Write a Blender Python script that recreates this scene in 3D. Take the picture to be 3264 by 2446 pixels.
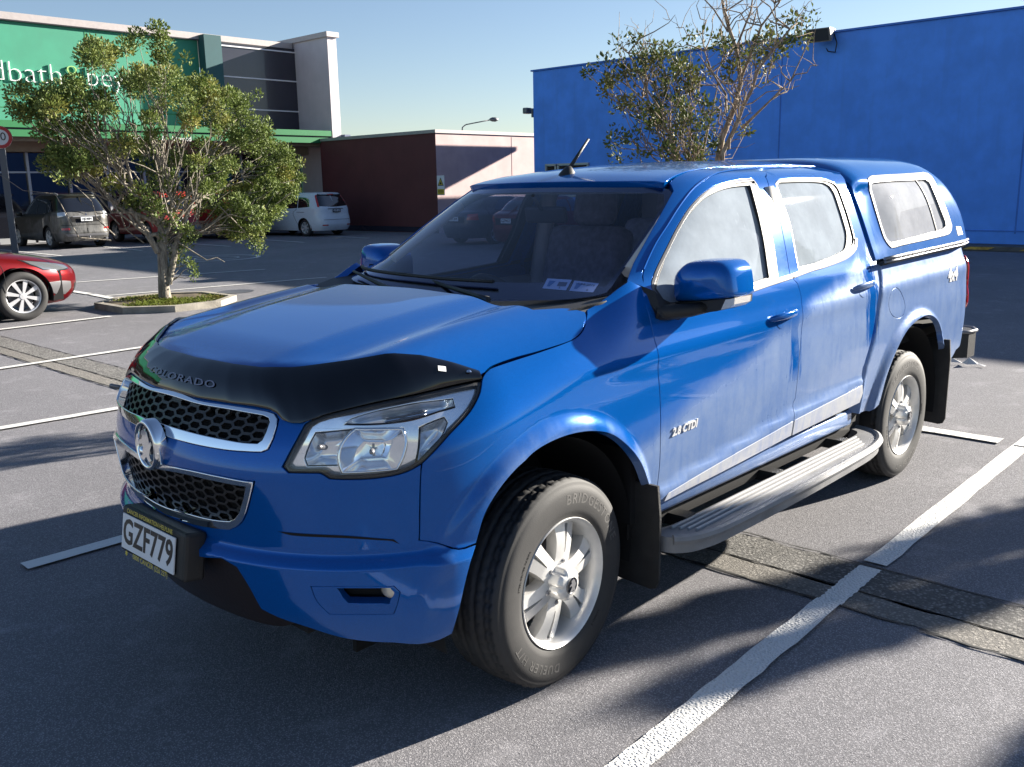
import bpy, bmesh, math, random
import numpy as np
from mathutils import Vector, Matrix, geometry
random.seed(7); rng=np.random.default_rng(7)
SC=bpy.context.scene
for o in list(bpy.data.objects): bpy.data.objects.remove(o)
COL=SC.collection
# ------------------------------------------------------------ camera, light, exposure
cd=bpy.data.cameras.new("camera"); cam=bpy.data.objects.new("camera",cd); COL.objects.link(cam)
cd.sensor_width=36.0; cd.lens=32.63; cd.clip_start=.05; cd.clip_end=3000
YAW,PIT,ROL=-2.3846,.2110,-.0197
fw=Vector((math.cos(YAW)*math.cos(PIT),math.sin(YAW)*math.cos(PIT),-math.sin(PIT)))
rt=fw.cross(Vector((0,0,1))).normalized(); up=rt.cross(fw)
r2=rt*math.cos(ROL)+up*math.sin(ROL); u2=-rt*math.sin(ROL)+up*math.cos(ROL)
mw=Matrix.Identity(4)
for i in range(3): mw[i][0]=r2[i]; mw[i][1]=u2[i]; mw[i][2]=-fw[i]
mw.translation=Vector((2.3055,2.823,1.7369)); cam.matrix_world=mw
SC.camera=cam
SUN_DIR=Vector((2.75,-.97,-1.0)).normalized()      # the way the light travels
EL=math.asin(-SUN_DIR.z); AZ=math.atan2(-SUN_DIR.x,-SUN_DIR.y)
w=bpy.data.worlds.new("World"); SC.world=w; w.use_nodes=True
nt=w.node_tree; bg=nt.nodes["Background"]; sk=nt.nodes.new("ShaderNodeTexSky")
sk.sky_type='NISHITA'; sk.sun_disc=False; sk.sun_elevation=EL; sk.sun_rotation=AZ
sk.air_density=1.0; sk.dust_density=.25; sk.ozone_density=1.15; sk.altitude=20
tn=nt.nodes.new('ShaderNodeMix');tn.data_type='RGBA';tn.blend_type='MULTIPLY';tn.inputs[0].default_value=1;tn.inputs[7].default_value=(.93,.965,1.10,1)
nt.links.new(sk.outputs[0],tn.inputs[6]);nt.links.new(tn.outputs[2],bg.inputs[0]); bg.inputs[1].default_value=.036
sd=bpy.data.lights.new("sun",'SUN'); so=bpy.data.objects.new("sun",sd); COL.objects.link(so)
sd.energy=5.0; sd.angle=math.radians(.53); sd.color=(1.0,.93,.82)
so.rotation_euler=SUN_DIR.to_track_quat('-Z','Y').to_euler(); so.location=(-30,12,20)
SC.view_settings.view_transform='Standard'; SC.view_settings.look='None'
SC.view_settings.exposure=1.95; SC.view_settings.gamma=1
SC.cycles.max_bounces=8; SC.cycles.transparent_max_bounces=24; SC.cycles.caustics_reflective=False; SC.cycles.caustics_refractive=False
SC.cycles.sample_clamp_indirect=6
# ------------------------------------------------------------ tags
def tag(o,label=None,cat=None,group=None,kind=None):
    if label: o["label"]=label
    if cat: o["category"]=cat
    if group: o["group"]=group
    if kind: o["kind"]=kind
    return o
def empty(name,loc=(0,0,0),rz=0,label=None,cat=None,group=None):
    o=bpy.data.objects.new(name,None); COL.objects.link(o); o.location=loc; o.rotation_euler=(0,0,rz)
    o.empty_display_size=.2
    return tag(o,label,cat,group)
def link(name,me,parent=None):
    o=bpy.data.objects.new(name,me); COL.objects.link(o)
    if parent is not None: o.parent=parent
    return o
# ------------------------------------------------------------ mesh collector
class MB:
    def __init__(s): s.v=[]; s.f=[]; s.m=[]; s.s=[]
    def add(s,vs,fs,mi=0,smooth=False):
        b=len(s.v); s.v+= [tuple(v) for v in vs]
        for f in fs: s.f.append([i+b for i in f]); s.m.append(mi); s.s.append(smooth)
    def box(s,c,d,rz=0,mi=0,rot=None,bev=0):
        x,y,z=d[0]/2,d[1]/2,d[2]/2
        R=rot if rot is not None else Matrix.Rotation(rz,3,'Z')
        if bev<=0:
            P=[(-x,-y,-z),(x,-y,-z),(x,y,-z),(-x,y,-z),(-x,-y,z),(x,-y,z),(x,y,z),(-x,y,z)]
            F=[(0,3,2,1),(4,5,6,7),(0,1,5,4),(1,2,6,5),(2,3,7,6),(3,0,4,7)]
        else:
            bm=bmesh.new(); bmesh.ops.create_cube(bm,size=1)
            for v in bm.verts: v.co=Vector((v.co.x*d[0],v.co.y*d[1],v.co.z*d[2]))
            bmesh.ops.bevel(bm,geom=list(bm.edges),offset=min(bev,.45*min(d)),segments=2,profile=.5,affect='EDGES')
            bm.verts.index_update(); P=[v.co.copy() for v in bm.verts]; F=[[v.index for v in f.verts] for f in bm.faces]; bm.free()
        C=Vector(c); s.add([R@Vector(p)+C for p in P],F,mi)
    def tube(s,pts,rad,n=8,mi=0,cap=True,smooth=True):
        pts=[Vector(p) for p in pts]
        if not hasattr(rad,'__len__'): rad=[rad]*len(pts)
        prev=None; V=[]; F=[]
        for i,p in enumerate(pts):
            t=(pts[min(i+1,len(pts)-1)]-pts[max(i-1,0)])
            t=t.normalized() if t.length>1e-9 else Vector((0,0,1))
            if prev is None:
                a=Vector((0,0,1)) if abs(t.z)<.9 else Vector((1,0,0)); prev=a.cross(t).normalized()
            prev=(prev-t*prev.dot(t)); prev=prev.normalized() if prev.length>1e-6 else t.orthogonal().normalized()
            q=t.cross(prev)
            for k in range(n):
                a=2*math.pi*k/n; V.append(p+(prev*math.cos(a)+q*math.sin(a))*rad[i])
        for i in range(len(pts)-1):
            for k in range(n): F.append((i*n+k,i*n+(k+1)%n,(i+1)*n+(k+1)%n,(i+1)*n+k))
        s.add(V,F,mi,smooth)
        if cap:
            s.add(V[:n],[list(range(n))[::-1]],mi); s.add(V[-n:],[list(range(n))],mi)
    def lathe(s,prof,c=(0,0,0),n=48,mi=0,axis='y',smooth=True,a0=0,a1=2*math.pi):
        """prof: (r, h) pairs; revolved about the axis through c"""
        full=abs(a1-a0-2*math.pi)<1e-6; N=n if full else n+1
        V=[];F=[]
        for r,h in prof:
            for k in range(N):
                a=a0+(a1-a0)*k/n
                if axis=='y': V.append((c[0]+r*math.cos(a),c[1]+h,c[2]+r*math.sin(a)))
                elif axis=='x': V.append((c[0]+h,c[1]+r*math.cos(a),c[2]+r*math.sin(a)))
                else: V.append((c[0]+r*math.cos(a),c[1]+r*math.sin(a),c[2]+h))
        M=len(prof)
        for i in range(M-1):
            for k in range(n):
                k2=(k+1)%N
                F.append((i*N+k,(i+1)*N+k,(i+1)*N+k2,i*N+k2))
        s.add(V,F,mi,smooth)
    def prism(s,poly,z0,z1,mi=0,fn=None,holes=()):
        """2-D polygon extruded between z0 and z1; fn maps (a,b,z) to 3-D"""
        vv,tt=cdt(poly,list(holes),0)
        fn=fn or (lambda a,b,z:(a,b,z))
        A=[fn(a,b,z1) for a,b in vv]; B=[fn(a,b,z0) for a,b in vv]
        s.add(A,tt,mi); s.add(B,[t[::-1] for t in tt],mi)
        for lp in [poly]+list(holes):
            n=len(lp); V=[fn(a,b,z1) for a,b in lp]+[fn(a,b,z0) for a,b in lp]
            s.add(V,[(i,i+n,(i+1)%n+n,(i+1)%n) for i in range(n)],mi)
    def build(s,name,mats,parent=None,fix=True,smooth_angle=None):
        me=bpy.data.meshes.new(name); me.from_pydata(s.v,[],s.f)
        if not isinstance(mats,(list,tuple)): mats=[mats]
        for m in mats: me.materials.append(m)
        me.polygons.foreach_set('material_index',s.m); me.polygons.foreach_set('use_smooth',s.s)
        if fix:
            bm=bmesh.new(); bm.from_mesh(me); bmesh.ops.remove_doubles(bm,verts=bm.verts,dist=1e-6)
            bmesh.ops.recalc_face_normals(bm,faces=bm.faces); bm.to_mesh(me); bm.free()
        if smooth_angle: me.set_sharp_from_angle(angle=math.radians(smooth_angle)); me.polygons.foreach_set('use_smooth',[True]*len(me.polygons))
        me.update(); return link(name,me,parent)
# ------------------------------------------------------------ 2-D polygons
def area2(p): return .5*sum(p[i][0]*p[(i+1)%len(p)][1]-p[(i+1)%len(p)][0]*p[i][1] for i in range(len(p)))
def inside(pts,poly):
    pts=np.asarray(pts,float);P=np.asarray(poly,float);x,y=pts[:,0],pts[:,1];r=np.zeros(len(pts),bool);j=len(P)-1
    for i in range(len(P)):
        xi,yi=P[i];xj,yj=P[j]
        if yi!=yj:
            r^=((yi>y)!=(yj>y))&(x<(xj-xi)*(y-yi)/(yj-yi)+xi)
        j=i
    return r
def dseg(pts,poly):
    pts=np.asarray(pts,float);P=np.asarray(poly,float);Q=np.roll(P,-1,0);best=np.full(len(pts),1e9)
    for a,b in zip(P,Q):
        d=b-a;L=d@d+1e-18;t=np.clip(((pts-a)@d)/L,0,1);c=a+t[:,None]*d;best=np.minimum(best,np.hypot(*(pts-c).T))
    return best
def smooth_poly(P,ang=38,sub=.02,closed=True):
    """rounds off the runs between real corners (Catmull-Rom) and splits long edges"""
    P=[np.array(p,float) for p in P];n=len(P);out=[]
    def turn(i):
        a=P[i]-P[i-1];b=P[(i+1)%n]-P[i];return abs(math.degrees(math.atan2(a[0]*b[1]-a[1]*b[0],a@b)))
    sharp=[turn(i)>ang for i in range(n)]
    for i in range(n):
        p1,p2=P[i],P[(i+1)%n]
        if not closed and i==n-1: out.append(p1); break
        p0=P[i-1] if not sharp[i] else 2*p1-p2
        p3=P[(i+2)%n] if not sharp[(i+1)%n] else 2*p2-p1
        if sharp[i] and sharp[(i+1)%n]: p0=2*p1-p2; p3=2*p2-p1
        L=np.hypot(*(p2-p1));k=max(1,int(round(L/sub)))
        # centripetal-ish: scale tangents by the shorter neighbour so they never overshoot
        t1=(p2-p0)/2;t2=(p3-p1)/2
        m1=min(1,1.0*L/(np.hypot(*t1)+1e-9));m2=min(1,1.0*L/(np.hypot(*t2)+1e-9));t1*=m1;t2*=m2
        for q in range(k):
            t=q/k;out.append((2*t**3-3*t*t+1)*p1+(t**3-2*t*t+t)*t1+(-2*t**3+3*t*t)*p2+(t**3-t*t)*t2)
    return out
def inset(P,g):
    P=[np.array(p,float) for p in P]
    if g==0: return P
    s=1 if area2(P)>0 else -1;n=len(P);out=[]
    for i in range(n):
        a=P[i]-P[i-1];b=P[(i+1)%n]-P[i];a/=np.hypot(*a)+1e-12;b/=np.hypot(*b)+1e-12
        na=np.array([-a[1],a[0]])*s;nb=np.array([-b[1],b[0]])*s;m=na+nb;L=m@m
        out.append(P[i]+(m*2/L if L>.3 else na)*g)
    return out
def cdt(poly,holes=(),step=0):
    loops=[list(poly)]+[list(h) for h in holes];pts=[];edges=[]
    for lp in loops:
        b=len(pts);n=len(lp);pts+=[(float(p[0]),float(p[1])) for p in lp];edges+=[(b+i,b+(i+1)%n) for i in range(n)]
    if step:
        A=np.array(poly,float);lo=A.min(0);hi=A.max(0)
        sx,sy=(step if hasattr(step,'__len__') else (step,step))
        X,Y=np.meshgrid(np.arange(lo[0]+sx*.5,hi[0],sx),np.arange(lo[1]+sy*.5,hi[1],sy));G_=np.stack([X.ravel(),Y.ravel()],1)
        if len(G_):
            k=inside(G_,poly)
            for h in holes: k&=~inside(G_,h)
            G_=G_[k]
            if len(G_):
                d=dseg(G_,poly)
                for h in holes: d=np.minimum(d,dseg(G_,h))
                G_=G_[d>.45*min(sx,sy)];pts+=[tuple(map(float,q)) for q in G_]
    r=geometry.delaunay_2d_cdt([Vector(p) for p in pts],edges,[],0,1e-7)
    V=np.array([(v.x,v.y) for v in r[0]]);F=[list(f) for f in r[2]]
    if not F: return [tuple(v) for v in V],[]
    c=np.array([V[f].mean(0) for f in F]);k=inside(c,poly)
    for h in holes: k&=~inside(c,h)
    return [tuple(v) for v in V],[f for f,q in zip(F,k) if q]
def surf_normals(fn,U,V,out):
    e=1e-3;P=fn(U,V);a=fn(U+e,V)-fn(U-e,V);b=fn(U,V+e)-fn(U,V-e)
    N=np.cross(a,b);L=np.linalg.norm(N,axis=-1,keepdims=True);N=N/np.maximum(L,1e-12)
    s=np.sign((N*out(P)).sum(-1,keepdims=True));s[s==0]=1
    return P,N*s
def panel(name,fn,out,poly,mat,parent,holes=(),step=.04,gap=.003,off=0.,depth=.02,roll=.003,sm=38,sub=.02,mirror=False,offn=None,solid=False):
    """a sheet-metal panel: 2-D outline laid on the surface fn(u,v), with rolled edges of the given depth"""
    if mirror: poly=[(-p[0],p[1]) for p in poly]; holes=[[(-p[0],p[1]) for p in h] for h in holes]
    if sm: poly=smooth_poly(poly,sm,sub); holes=[smooth_poly(h,sm,sub) for h in holes]
    poly=inset(poly,gap); holes=[inset(h,-gap if gap else 0) for h in holes]
    vv,tt=cdt(poly,holes,step)
    A=np.array(vv);P,N=surf_normals(fn,A[:,0],A[:,1],out)
    o=off if offn is None else off+offn(A[:,0],A[:,1])
    P=P+N*(np.asarray(o)[...,None] if np.ndim(o) else o)
    verts=[tuple(p) for p in P];faces=[];ln=[]
    for t in tt:
        a,b,c=P[t[0]],P[t[1]],P[t[2]]
        if np.dot(np.cross(b-a,c-a),N[t[0]])<0: t=t[::-1]
        faces.append(t);ln+=[N[i] for i in t]
    if depth:
        for lp in [poly]+list(holes):
            L=np.array(lp,float);Q,M=surf_normals(fn,L[:,0],L[:,1],out)
            o2=off if offn is None else off+offn(L[:,0],L[:,1])
            Q=Q+M*(np.asarray(o2)[...,None] if np.ndim(o2) else o2)
            T=np.roll(Q,-1,0)-np.roll(Q,1,0);T/=np.linalg.norm(T,axis=1,keepdims=True)+1e-12
            O=np.cross(T,M);O/=np.linalg.norm(O,axis=1,keepdims=True)+1e-12
            sgn=1 if area2(lp)>0 else -1
            if lp is not poly: sgn=-sgn
            # outward test on the first vertices
            c2=L[0]+(inset(lp,.004)[0]-L[0])*(1 if lp is poly else -1);pc=fn(np.array([c2[0]]),np.array([c2[1]]))[0]
            tv=pc-fn(L[:1,0],L[:1,1])[0]
            if np.dot(tv,O[0])>0: O=-O
            b=len(verts);n=len(L)
            r1=Q+O*roll*.8-M*roll;r3=r1-M*depth
            verts+=[tuple(p) for p in Q]+[tuple(p) for p in r1]+[tuple(p) for p in r3]
            for i in range(n):
                j=(i+1)%n
                for r,(na,nb) in enumerate(((M,O),(O,O))):
                    f=[b+r*n+i,b+r*n+j,b+(r+1)*n+j,b+(r+1)*n+i];nl=[na[i],na[j],nb[j],nb[i]]
                    a=[np.array(verts[k]) for k in f]
                    if np.dot(np.cross(a[1]-a[0],a[2]-a[0]),O[i])<0: f=f[::-1];nl=nl[::-1]
                    faces.append(f);ln+=nl
    if solid:                      # back face, for glass-like lids
        b=len(verts);verts+=[tuple(p) for p in P-N*solid]
        for t in tt:
            f=[b+i for i in t]
            a=[np.array(verts[k]) for k in f]
            if np.dot(np.cross(a[1]-a[0],a[2]-a[0]),N[t[0]])>0: f=f[::-1]
            faces.append(f);ln+=[-N[t[0]]]*3
    me=bpy.data.meshes.new(name);me.from_pydata(verts,[],faces)
    me.polygons.foreach_set('use_smooth',[True]*len(me.polygons));me.materials.append(mat)
    me.update()
    if len(ln)==len(me.loops): me.normals_split_custom_set([tuple(x) for x in ln])
    return link(name,me,parent)
def strip(name,fn,out,line,width,mat,parent,off=.006,mirror=False,thick=.012,n=6,sub=.02,sm=38):
    """a bead of trim laid along a line on the surface"""
    if mirror: line=[(-p[0],p[1]) for p in line]
    L=np.array(smooth_poly(line,sm,sub,closed=False));P,N=surf_normals(fn,L[:,0],L[:,1],out)
    T=np.gradient(P,axis=0);T/=np.linalg.norm(T,axis=1,keepdims=True)+1e-12;B=np.cross(N,T)
    mb=MB();V=[]
    for i in range(len(P)):
        for k in range(n):
            a=2*math.pi*k/n+math.pi/n;V.append(P[i]+N[i]*(off-thick*.5+math.sin(a)*thick*.6)+B[i]*math.cos(a)*width*.55)
    F=[]
    for i in range(len(P)-1):
        for k in range(n): F.append((i*n+k,i*n+(k+1)%n,(i+1)*n+(k+1)%n,(i+1)*n+k))
    mb.add(V,F,0,True);mb.add(V[:n],[list(range(n))]);mb.add(V[-n:],[list(range(n))]);
    return mb.build(name,mat,parent,smooth_angle=50)
FONTS={}
def text_mesh(s,size=1.,ext=.0,spacing=1.,shear=0.,bold=0.):
    cu=bpy.data.curves.new("lettering",'FONT');cu.body=s;cu.size=size;cu.extrude=ext;cu.space_character=spacing;cu.shear=shear;cu.offset=bold
    cu.align_x='CENTER';cu.align_y='CENTER';cu.resolution_u=3
    o=bpy.data.objects.new("lettering",cu);COL.objects.link(o)
    bpy.context.view_layer.update()
    me=bpy.data.meshes.new_from_object(o.evaluated_get(bpy.context.evaluated_depsgraph_get()))
    V=np.array([v.co for v in me.vertices]).reshape(-1,3);F=[list(p.vertices) for p in me.polygons]
    bpy.data.objects.remove(o);bpy.data.curves.remove(cu);bpy.data.meshes.remove(me)
    return V,F
def put_text(name,s,size,fn,mat,parent,**k):
    """fn maps arrays (x,y,z of the flat lettering) to 3-D"""
    V,F=text_mesh(s,size,**k)
    mb=MB();mb.add([tuple(p) for p in fn(V)],F);return mb.build(name,mat,parent,fix=False)

# ------------------------------------------------------------ materials
MATS={}
def newmat(n):
    m=bpy.data.materials.new(n);m.use_nodes=True;t=m.node_tree;b=t.nodes["Principled BSDF"];return m,t,b
def simple(n,c,rough=.5,metal=0.,coat=0.,spec=.5,emit=0.,bump=0.,bscale=60.,var=0.,vscale=8.):
    if n in MATS: return MATS[n]
    m,t,b=newmat(n);b.inputs['Base Color'].default_value=(*c,1);b.inputs['Roughness'].default_value=rough;b.inputs['Metallic'].default_value=metal
    b.inputs['Coat Weight'].default_value=coat;b.inputs['Coat Roughness'].default_value=.05;b.inputs['Specular IOR Level'].default_value=spec
    if var or bump:
        tc=t.nodes.new('ShaderNodeTexCoord')
    if var:
        nz=t.nodes.new('ShaderNodeTexNoise');nz.inputs['Scale'].default_value=vscale;nz.inputs['Detail'].default_value=6
        t.links.new(tc.outputs['Object'],nz.inputs[0]);mx=t.nodes.new('ShaderNodeMix');mx.data_type='RGBA'
        mx.inputs[6].default_value=(*[q*(1-var) for q in c],1);mx.inputs[7].default_value=(*[min(1,q*(1+var)) for q in c],1)
        mr=t.nodes.new('ShaderNodeMapRange');mr.inputs[1].default_value=.32;mr.inputs[2].default_value=.68
        t.links.new(nz.outputs[0],mr.inputs[0]);t.links.new(mr.outputs[0],mx.inputs[0]);t.links.new(mx.outputs[2],b.inputs['Base Color'])
    if bump:
        n2=t.nodes.new('ShaderNodeTexNoise');n2.inputs['Scale'].default_value=bscale;n2.inputs['Detail'].default_value=4
        t.links.new(tc.outputs['Object'],n2.inputs[0]);bp=t.nodes.new('ShaderNodeBump');bp.inputs['Strength'].default_value=bump;bp.inputs['Distance'].default_value=.01
        t.links.new(n2.outputs[0],bp.inputs['Height']);t.links.new(bp.outputs[0],b.inputs['Normal'])
    MATS[n]=m;return m
class NT:
    """tiny node helper"""
    def __init__(s,t): s.t=t
    def n(s,k,**kw):
        q=s.t.nodes.new(k)
        for a,b in kw.items(): setattr(q,a,b)
        return q
    def l(s,a,b): s.t.links.new(a,b)
    def math(s,op,a,b=None,c=None):
        q=s.n('ShaderNodeMath',operation=op)
        for i,x in enumerate((a,b,c)):
            if x is None: continue
            if isinstance(x,(int,float)): q.inputs[i].default_value=x
            else: s.l(x,q.inputs[i])
        return q.outputs[0]
    def ramp(s,x,a,b,lo=0.,hi=1.):
        q=s.n('ShaderNodeMapRange',interpolation_type='SMOOTHSTEP');q.inputs[1].default_value=a;q.inputs[2].default_value=b;q.inputs[3].default_value=lo;q.inputs[4].default_value=hi
        s.l(x,q.inputs[0]);return q.outputs[0]
    def noise(s,co,scale,det=4,rough=.55,dist=0):
        q=s.n('ShaderNodeTexNoise');q.inputs['Scale'].default_value=scale;q.inputs['Detail'].default_value=det;q.inputs['Roughness'].default_value=rough;q.inputs['Distortion'].default_value=dist
        s.l(co,q.inputs[0]);return q.outputs[0]
    def mix(s,f,a,b):
        q=s.n('ShaderNodeMix',data_type='RGBA')
        for i,x in ((0,f),(6,a),(7,b)):
            if isinstance(x,(int,float)): q.inputs[i].default_value=x
            elif isinstance(x,tuple): q.inputs[i].default_value=(*x,1)
            else: s.l(x,q.inputs[i])
        return q.outputs[2]
    def bump(s,h,st,dist,nrm=None):
        q=s.n('ShaderNodeBump');q.inputs['Strength'].default_value=st;q.inputs['Distance'].default_value=dist;s.l(h,q.inputs['Height'])
        if nrm is not None: s.l(nrm,q.inputs['Normal'])
        return q.outputs[0]
def paint(name,c,dust=0.,dust_sheen_col=(.42,.41,.40),metal=.55,rough=.34,wlo=.55):
    m,t,b=newmat(name);h=NT(t);tc=h.n('ShaderNodeTexCoord').outputs['Object'];sep=h.n('ShaderNodeSeparateXYZ');h.l(tc,sep.inputs[0])
    fl=h.noise(tc,900,1)
    base=h.mix(h.ramp(fl,.35,.7),tuple(q*.82 for q in c),tuple(min(1,q*1.22) for q in c))
    b.inputs['Metallic'].default_value=metal;b.inputs['Coat Weight'].default_value=.55;b.inputs['Coat Roughness'].default_value=.012;b.inputs['Specular IOR Level'].default_value=.08
    b.inputs['Roughness'].default_value=rough
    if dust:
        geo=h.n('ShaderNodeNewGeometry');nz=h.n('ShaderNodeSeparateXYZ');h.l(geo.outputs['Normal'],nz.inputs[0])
        # road film with the sunlit asphalt's reflection painted in: high at the tail, low towards the front wheel, wiped off where hands and sleeves pass
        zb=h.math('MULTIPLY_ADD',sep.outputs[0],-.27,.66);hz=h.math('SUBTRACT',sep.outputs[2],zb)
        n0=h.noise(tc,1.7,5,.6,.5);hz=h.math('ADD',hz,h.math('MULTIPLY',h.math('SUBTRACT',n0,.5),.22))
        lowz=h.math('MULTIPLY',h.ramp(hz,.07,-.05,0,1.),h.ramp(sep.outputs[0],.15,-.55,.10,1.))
        top=h.ramp(nz.outputs[2],.5,.98,0,.10)
        st=h.n('ShaderNodeMapping');st.inputs['Scale'].default_value=(9,9,1.6);h.l(tc,st.inputs[0])
        n1=h.noise(tc,2.6,6,.6,.4);n2=h.noise(st.outputs[0],2.2,5,.6,.6);n3=h.noise(tc,38,4,.7)
        wipe=h.math('MULTIPLY',h.ramp(n1,.36,.62,wlo,1.1),h.ramp(n2,.34,.56,wlo,1.1))
        s2=h.n('ShaderNodeMapping');s2.inputs['Scale'].default_value=(60,60,5);h.l(tc,s2.inputs[0]);n4=h.noise(s2.outputs[0],1.,3,.6)
        for xc,wd,zl in ((-1.61,.05,.80),(-2.47,.07,.84)):
            g_=h.math('ABSOLUTE',h.math('ADD',sep.outputs[0],-xc));g_=h.math('ADD',g_,h.math('MULTIPLY',h.math('SUBTRACT',n4,.5),.22))
            k_=h.math('MULTIPLY',h.math('MULTIPLY',h.ramp(g_,wd*1.25,wd*.5,0,1.),h.ramp(n1,.36,.50,.45,1)),h.ramp(sep.outputs[2],zl,zl+.10,0,1));wipe=h.math('MULTIPLY',wipe,h.math('SUBTRACT',1,k_))
        lip=0
        for (ax,az) in ((.05,.415),(-3.10,.425)):
            dx=h.math('ADD',sep.outputs[0],-ax);dz=h.math('ADD',sep.outputs[2],-az);dd=h.math('SQRT',h.math('ADD',h.math('MULTIPLY',dx,dx),h.math('MULTIPLY',dz,dz)))
            l_=h.ramp(dd,.60,.52,0,.55);lip=l_ if lip==0 else h.math('MAXIMUM',lip,l_)
        lip=h.math('MULTIPLY',lip,h.ramp(n1,.42,.6,.1,1.))
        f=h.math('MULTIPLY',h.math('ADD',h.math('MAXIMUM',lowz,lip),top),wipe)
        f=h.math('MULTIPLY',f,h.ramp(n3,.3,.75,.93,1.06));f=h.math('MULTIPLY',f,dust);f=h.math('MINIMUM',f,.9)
        base=h.mix(f,base,dust_sheen_col)
        h.l(h.math('MULTIPLY',h.math('SUBTRACT',1,f),metal),b.inputs['Metallic'])
        h.l(h.math('ADD',rough,h.math('MULTIPLY',f,.4)),b.inputs['Roughness'])
        h.l(h.math('SUBTRACT',.55,h.math('MULTIPLY',f,.42)),b.inputs['Coat Weight'])
        h.l(h.math('ADD',.012,h.math('MULTIPLY',f,.10)),b.inputs['Coat Roughness'])
        bn=h.noise(tc,420,2);
        q=h.bump(bn,.015,.002);h.l(q,b.inputs['Normal'])
    h.l(base,b.inputs['Base Color']);MATS[name]=m;return m
def glass(name,tint=(.55,.58,.58),dust=.0,dust_sheen_col=(.55,.56,.56),rough=.0,ior=1.5):
    m=bpy.data.materials.new(name);m.use_nodes=True;t=m.node_tree;t.nodes.clear();h=NT(t)
    out=h.n('ShaderNodeOutputMaterial');tr=h.n('ShaderNodeBsdfTransparent');tr.inputs[0].default_value=(*tint,1)
    gl=h.n('ShaderNodeBsdfGlossy');gl.inputs['Roughness'].default_value=rough;gl.inputs[0].default_value=(1,1,1,1)
    fr=h.n('ShaderNodeFresnel');bf=h.n('ShaderNodeNewGeometry').outputs['Backfacing'];h.l(h.math('SUBTRACT',ior,h.math('MULTIPLY',bf,ior-1/ior)),fr.inputs[0]);mx=h.n('ShaderNodeMixShader');h.l(fr.outputs[0],mx.inputs[0]);h.l(tr.outputs[0],mx.inputs[1]);h.l(gl.outputs[0],mx.inputs[2])
    last=mx.outputs[0]
    if dust:  # dust film that also carries painted sun glare on side and canopy panes
        df=h.n('ShaderNodeBsdfDiffuse');df.inputs[0].default_value=(*dust_sheen_col,1);tc=h.n('ShaderNodeTexCoord').outputs['Object']
        st=h.n('ShaderNodeMapping');st.inputs['Scale'].default_value=(30,30,4);h.l(tc,st.inputs[0])
        a=h.noise(tc,5,6,.65);b2=h.noise(st.outputs[0],1.2,4,.6)
        f=h.math('MULTIPLY',h.math('ADD',h.ramp(a,.25,.75,.80,1.12),h.ramp(b2,.60,.80,0,.25)),dust)
        m2=h.n('ShaderNodeMixShader');h.l(f,m2.inputs[0]);h.l(last,m2.inputs[1]);h.l(df.outputs[0],m2.inputs[2]);last=m2.outputs[0]
    h.l(last,out.inputs[0]);MATS[name]=m;return m
M_BLUE=paint('blue metallic paint',(.0006,.088,.36),dust=.42,dust_sheen_col=(.31,.36,.41),metal=.30,rough=.13,wlo=.94)
M_BLUE2=paint('blue metallic paint of the canopy',(.0008,.100,.37),dust=.12,dust_sheen_col=(.31,.36,.41),metal=.30,rough=.13,wlo=.94)
M_BLACK=simple('black plastic',(.012,.012,.013),.55,bump=.15,bscale=300)
M_GLOSSBLK=simple('gloss black',(.006,.006,.008),.08,coat=1)
M_DARK=simple('dark void',(.004,.004,.005),.9)
M_RUB=simple('rubber',(.018,.018,.019),.7,bump=.2,bscale=120,var=.25,vscale=14)
def tyre_mat(n,dust):
    m,t,b=newmat(n);h=NT(t);tc=h.n('ShaderNodeTexCoord').outputs['Object']
    f=h.math('MULTIPLY',h.ramp(h.noise(tc,7,6,.65),.3,.75,.3,1.0),dust)
    h.l(h.mix(f,(.016,.016,.017),(.20,.19,.18)),b.inputs['Base Color']);b.inputs['Roughness'].default_value=.72
    h.l(h.bump(h.noise(tc,260,3),.12,.004),b.inputs['Normal']);return m
M_TYRE=tyre_mat('tyre rubber',.09);M_TYRETXT=tyre_mat('raised tyre lettering',.55)
M_ALLOY=simple('silver alloy',(.66,.65,.63),.36,.35,coat=.3,var=.1,vscale=14,bump=.05,bscale=200)
M_CHROME=simple('chrome',(.80,.82,.84),.07,1.)
M_CHROMES=simple('satin chrome trim',(.20,.20,.21),.40,.4,var=.06,vscale=20)
M_REFL=simple('lamp reflector',(.92,.94,.97),.10,.85)
M_GRILLE=simple('grille plastic',(.020,.018,.018),.42)
M_WHITE=simple('white plate',(.72,.74,.76),.35)
M_PLBLK=simple('plate ink',(.010,.010,.012),.4)
M_YEL=simple('yellow ink',(.62,.50,.06),.4)
M_RED=simple('red lamp lens',(.42,.012,.012),.12,coat=1)
M_AMBER=simple('amber lamp lens',(.65,.20,.02),.15,coat=1)
M_CLEAR=glass('clear lens',(.95,.96,.97),ior=1.45)
M_WS=glass('windscreen glass',(.60,.63,.82),dust=.006,dust_sheen_col=(.40,.45,.58))
M_SIDEG=glass('side window glass',(.62,.66,.68),dust=.36,dust_sheen_col=(.66,.75,.84),rough=.012)
M_CANG=glass('canopy window glass',(.20,.21,.22),dust=.46,dust_sheen_col=(.64,.66,.70),rough=.015)
M_PROT=simple('smoked acrylic',(.002,.002,.003),.04,coat=.3,spec=.45)
M_TRIMG=simple('grey interior trim',(.20,.20,.22),.75,bump=.1,bscale=150)
M_SEAT=simple('dark seat cloth',(.17,.16,.19),.9,bump=.3,bscale=220,var=.3,vscale=30)
M_BEIGE=simple('light interior trim',(.50,.48,.45),.8)
M_STEEL=simple('grey steel',(.16,.16,.17),.45,.6)
M_STEP=simple('grey step plastic',(.20,.20,.205),.5,bump=.15,bscale=220,var=.18,vscale=9)
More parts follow.
